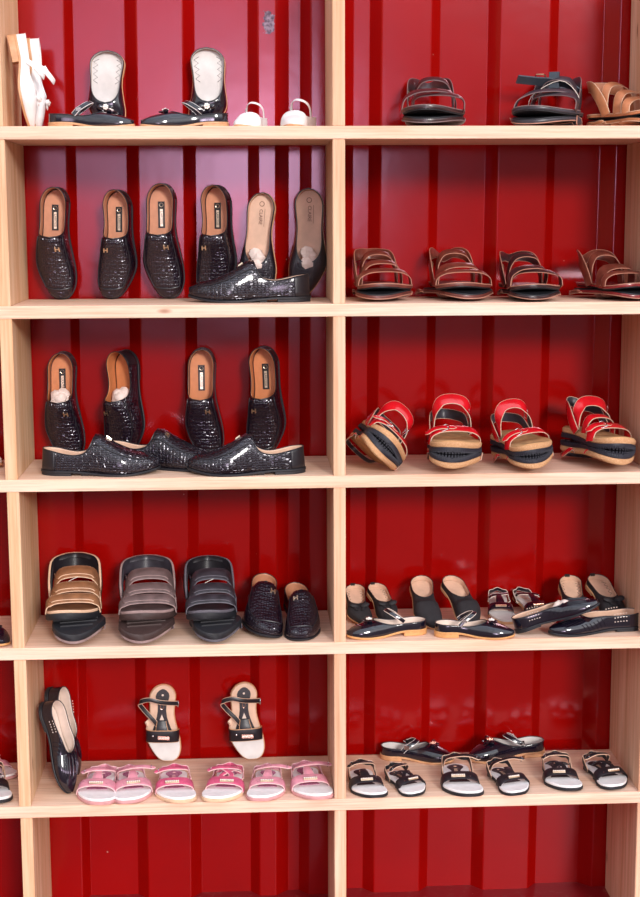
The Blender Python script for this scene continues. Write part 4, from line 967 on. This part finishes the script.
fl = board('floor', -1.6, 3.2, -0.7, 0.40, -0.46, -0.42, M['red_floor'], None); fl['kind'] = 'structure'
g = make('ground', [(-30, -40, -0.47), (30, -40, -0.47), (30, 6, -0.47), (-30, 6, -0.47)], [[0, 1, 2, 3]], M['ground'], smooth=False); g['kind'] = 'structure'
# ------------------------------------------------------------------ light
w = bpy.data.worlds.new('sky'); bpy.context.scene.world = w; w.use_nodes = True; nt = w.node_tree
bg = nt.nodes['Background']
tc = nt.nodes.new('ShaderNodeTexCoord'); sp = nt.nodes.new('ShaderNodeSeparateXYZ'); nt.links.new(tc.outputs['Generated'], sp.inputs[0])
elev = ramp(nt, sp.outputs['Z'], [(0.0, (0.16, 0.11, 0.09)), (0.10, (0.22, 0.19, 0.20)), (0.22, (1.0, 0.98, 1.0)), (0.9, (0.80, 0.88, 1.0))])
def dirblob(d, lo, hi):
    vm = node(nt, 'ShaderNodeVectorMath', operation='DOT_PRODUCT'); nt.links.new(tc.outputs['Generated'], vm.inputs[0]); vm.inputs[1].default_value = Vector(d).normalized()
    mr = node(nt, 'ShaderNodeMapRange', interpolation_type='SMOOTHSTEP'); nt.links.new(vm.outputs['Value'], mr.inputs[0]); mr.inputs[1].default_value = lo; mr.inputs[2].default_value = hi; return mr.outputs[0]
nz = node(nt, 'ShaderNodeTexNoise', Scale=6.0, Detail=4.0); nt.links.new(tc.outputs['Generated'], nz.inputs['Vector'])
cl = ramp(nt, nz.outputs['Fac'], [(0.35, (0.75,) * 3), (0.65, (1.25,) * 3)])
m1 = node(nt, 'ShaderNodeMix', data_type='RGBA', blend_type='MULTIPLY'); m1.inputs[0].default_value = 1; nt.links.new(elev, m1.inputs[6]); nt.links.new(cl, m1.inputs[7])
b1 = dirblob(SKYDIR, SKYLO, 1.0)
b2 = dirblob(SKYDIR2, SKYLO2, 1.0)
lr = node(nt, 'ShaderNodeMapRange'); nt.links.new(sp.outputs['X'], lr.inputs[0]); lr.inputs[1].default_value = -1; lr.inputs[2].default_value = 1; lr.inputs[3].default_value = SKYBASE * .62; lr.inputs[4].default_value = SKYBASE * 1.38
st = node(nt, 'ShaderNodeMath', operation='MULTIPLY_ADD'); nt.links.new(b1, st.inputs[0]); st.inputs[1].default_value = SKYBLOB; nt.links.new(lr.outputs[0], st.inputs[2])
st2 = node(nt, 'ShaderNodeMath', operation='MULTIPLY_ADD'); nt.links.new(b2, st2.inputs[0]); st2.inputs[1].default_value = SKYBLOB2; nt.links.new(st.outputs[0], st2.inputs[2]); st = st2
m9 = node(nt, 'ShaderNodeMix', data_type='RGBA'); nt.links.new(b1, m9.inputs[0]); nt.links.new(m1.outputs[2], m9.inputs[6]); m9.inputs[7].default_value = (0.90, 0.72, 0.95, 1); nt.links.new(m9.outputs[2], bg.inputs['Color']); nt.links.new(st.outputs[0], bg.inputs['Strength'])
def sun(direction, strength, angle, col):
    l = bpy.data.lights.new('sun', 'SUN'); l.energy = strength; l.angle = R(angle); l.color = col
    o = bpy.data.objects.new('sun', l); COL.objects.link(o); o.rotation_euler = Vector(direction).to_track_quat('-Z', 'Y').to_euler(); o.location = (-2, -5, 4)
sun(SUNDIR, SUNSTR, SUNANG, (1.0, 0.95, 0.9))
# ------------------------------------------------------------------ camera
cam = bpy.data.cameras.new('camera'); co = bpy.data.objects.new('camera', cam); COL.objects.link(co)
f, pp, yy, rr = 1486.31, 0.1545, 0.0516, -0.0043
fwd = V(math.sin(yy) * math.cos(pp), math.cos(yy) * math.cos(pp), -math.sin(pp)); right = V(math.cos(yy), -math.sin(yy), 0); up = right.cross(fwd)
Rr = right * math.cos(rr) + up * math.sin(rr); Uu = -right * math.sin(rr) + up * math.cos(rr)
co.matrix_world = Matrix(((Rr.x, Uu.x, -fwd.x, 0.5905), (Rr.y, Uu.y, -fwd.y, -3.6842), (Rr.z, Uu.z, -fwd.z, 1.5013), (0, 0, 0, 1)))
cam.sensor_fit = 'VERTICAL'; cam.sensor_height = 24; cam.lens = f / 897 * 24; cam.clip_start = 0.05; cam.clip_end = 200
sc = bpy.context.scene; sc.camera = co
sc.view_settings.view_transform = 'Standard'; sc.view_settings.look = 'None'; sc.view_settings.gamma = 1; sc.view_settings.use_curve_mapping = False
sc.view_settings.exposure = EXPO
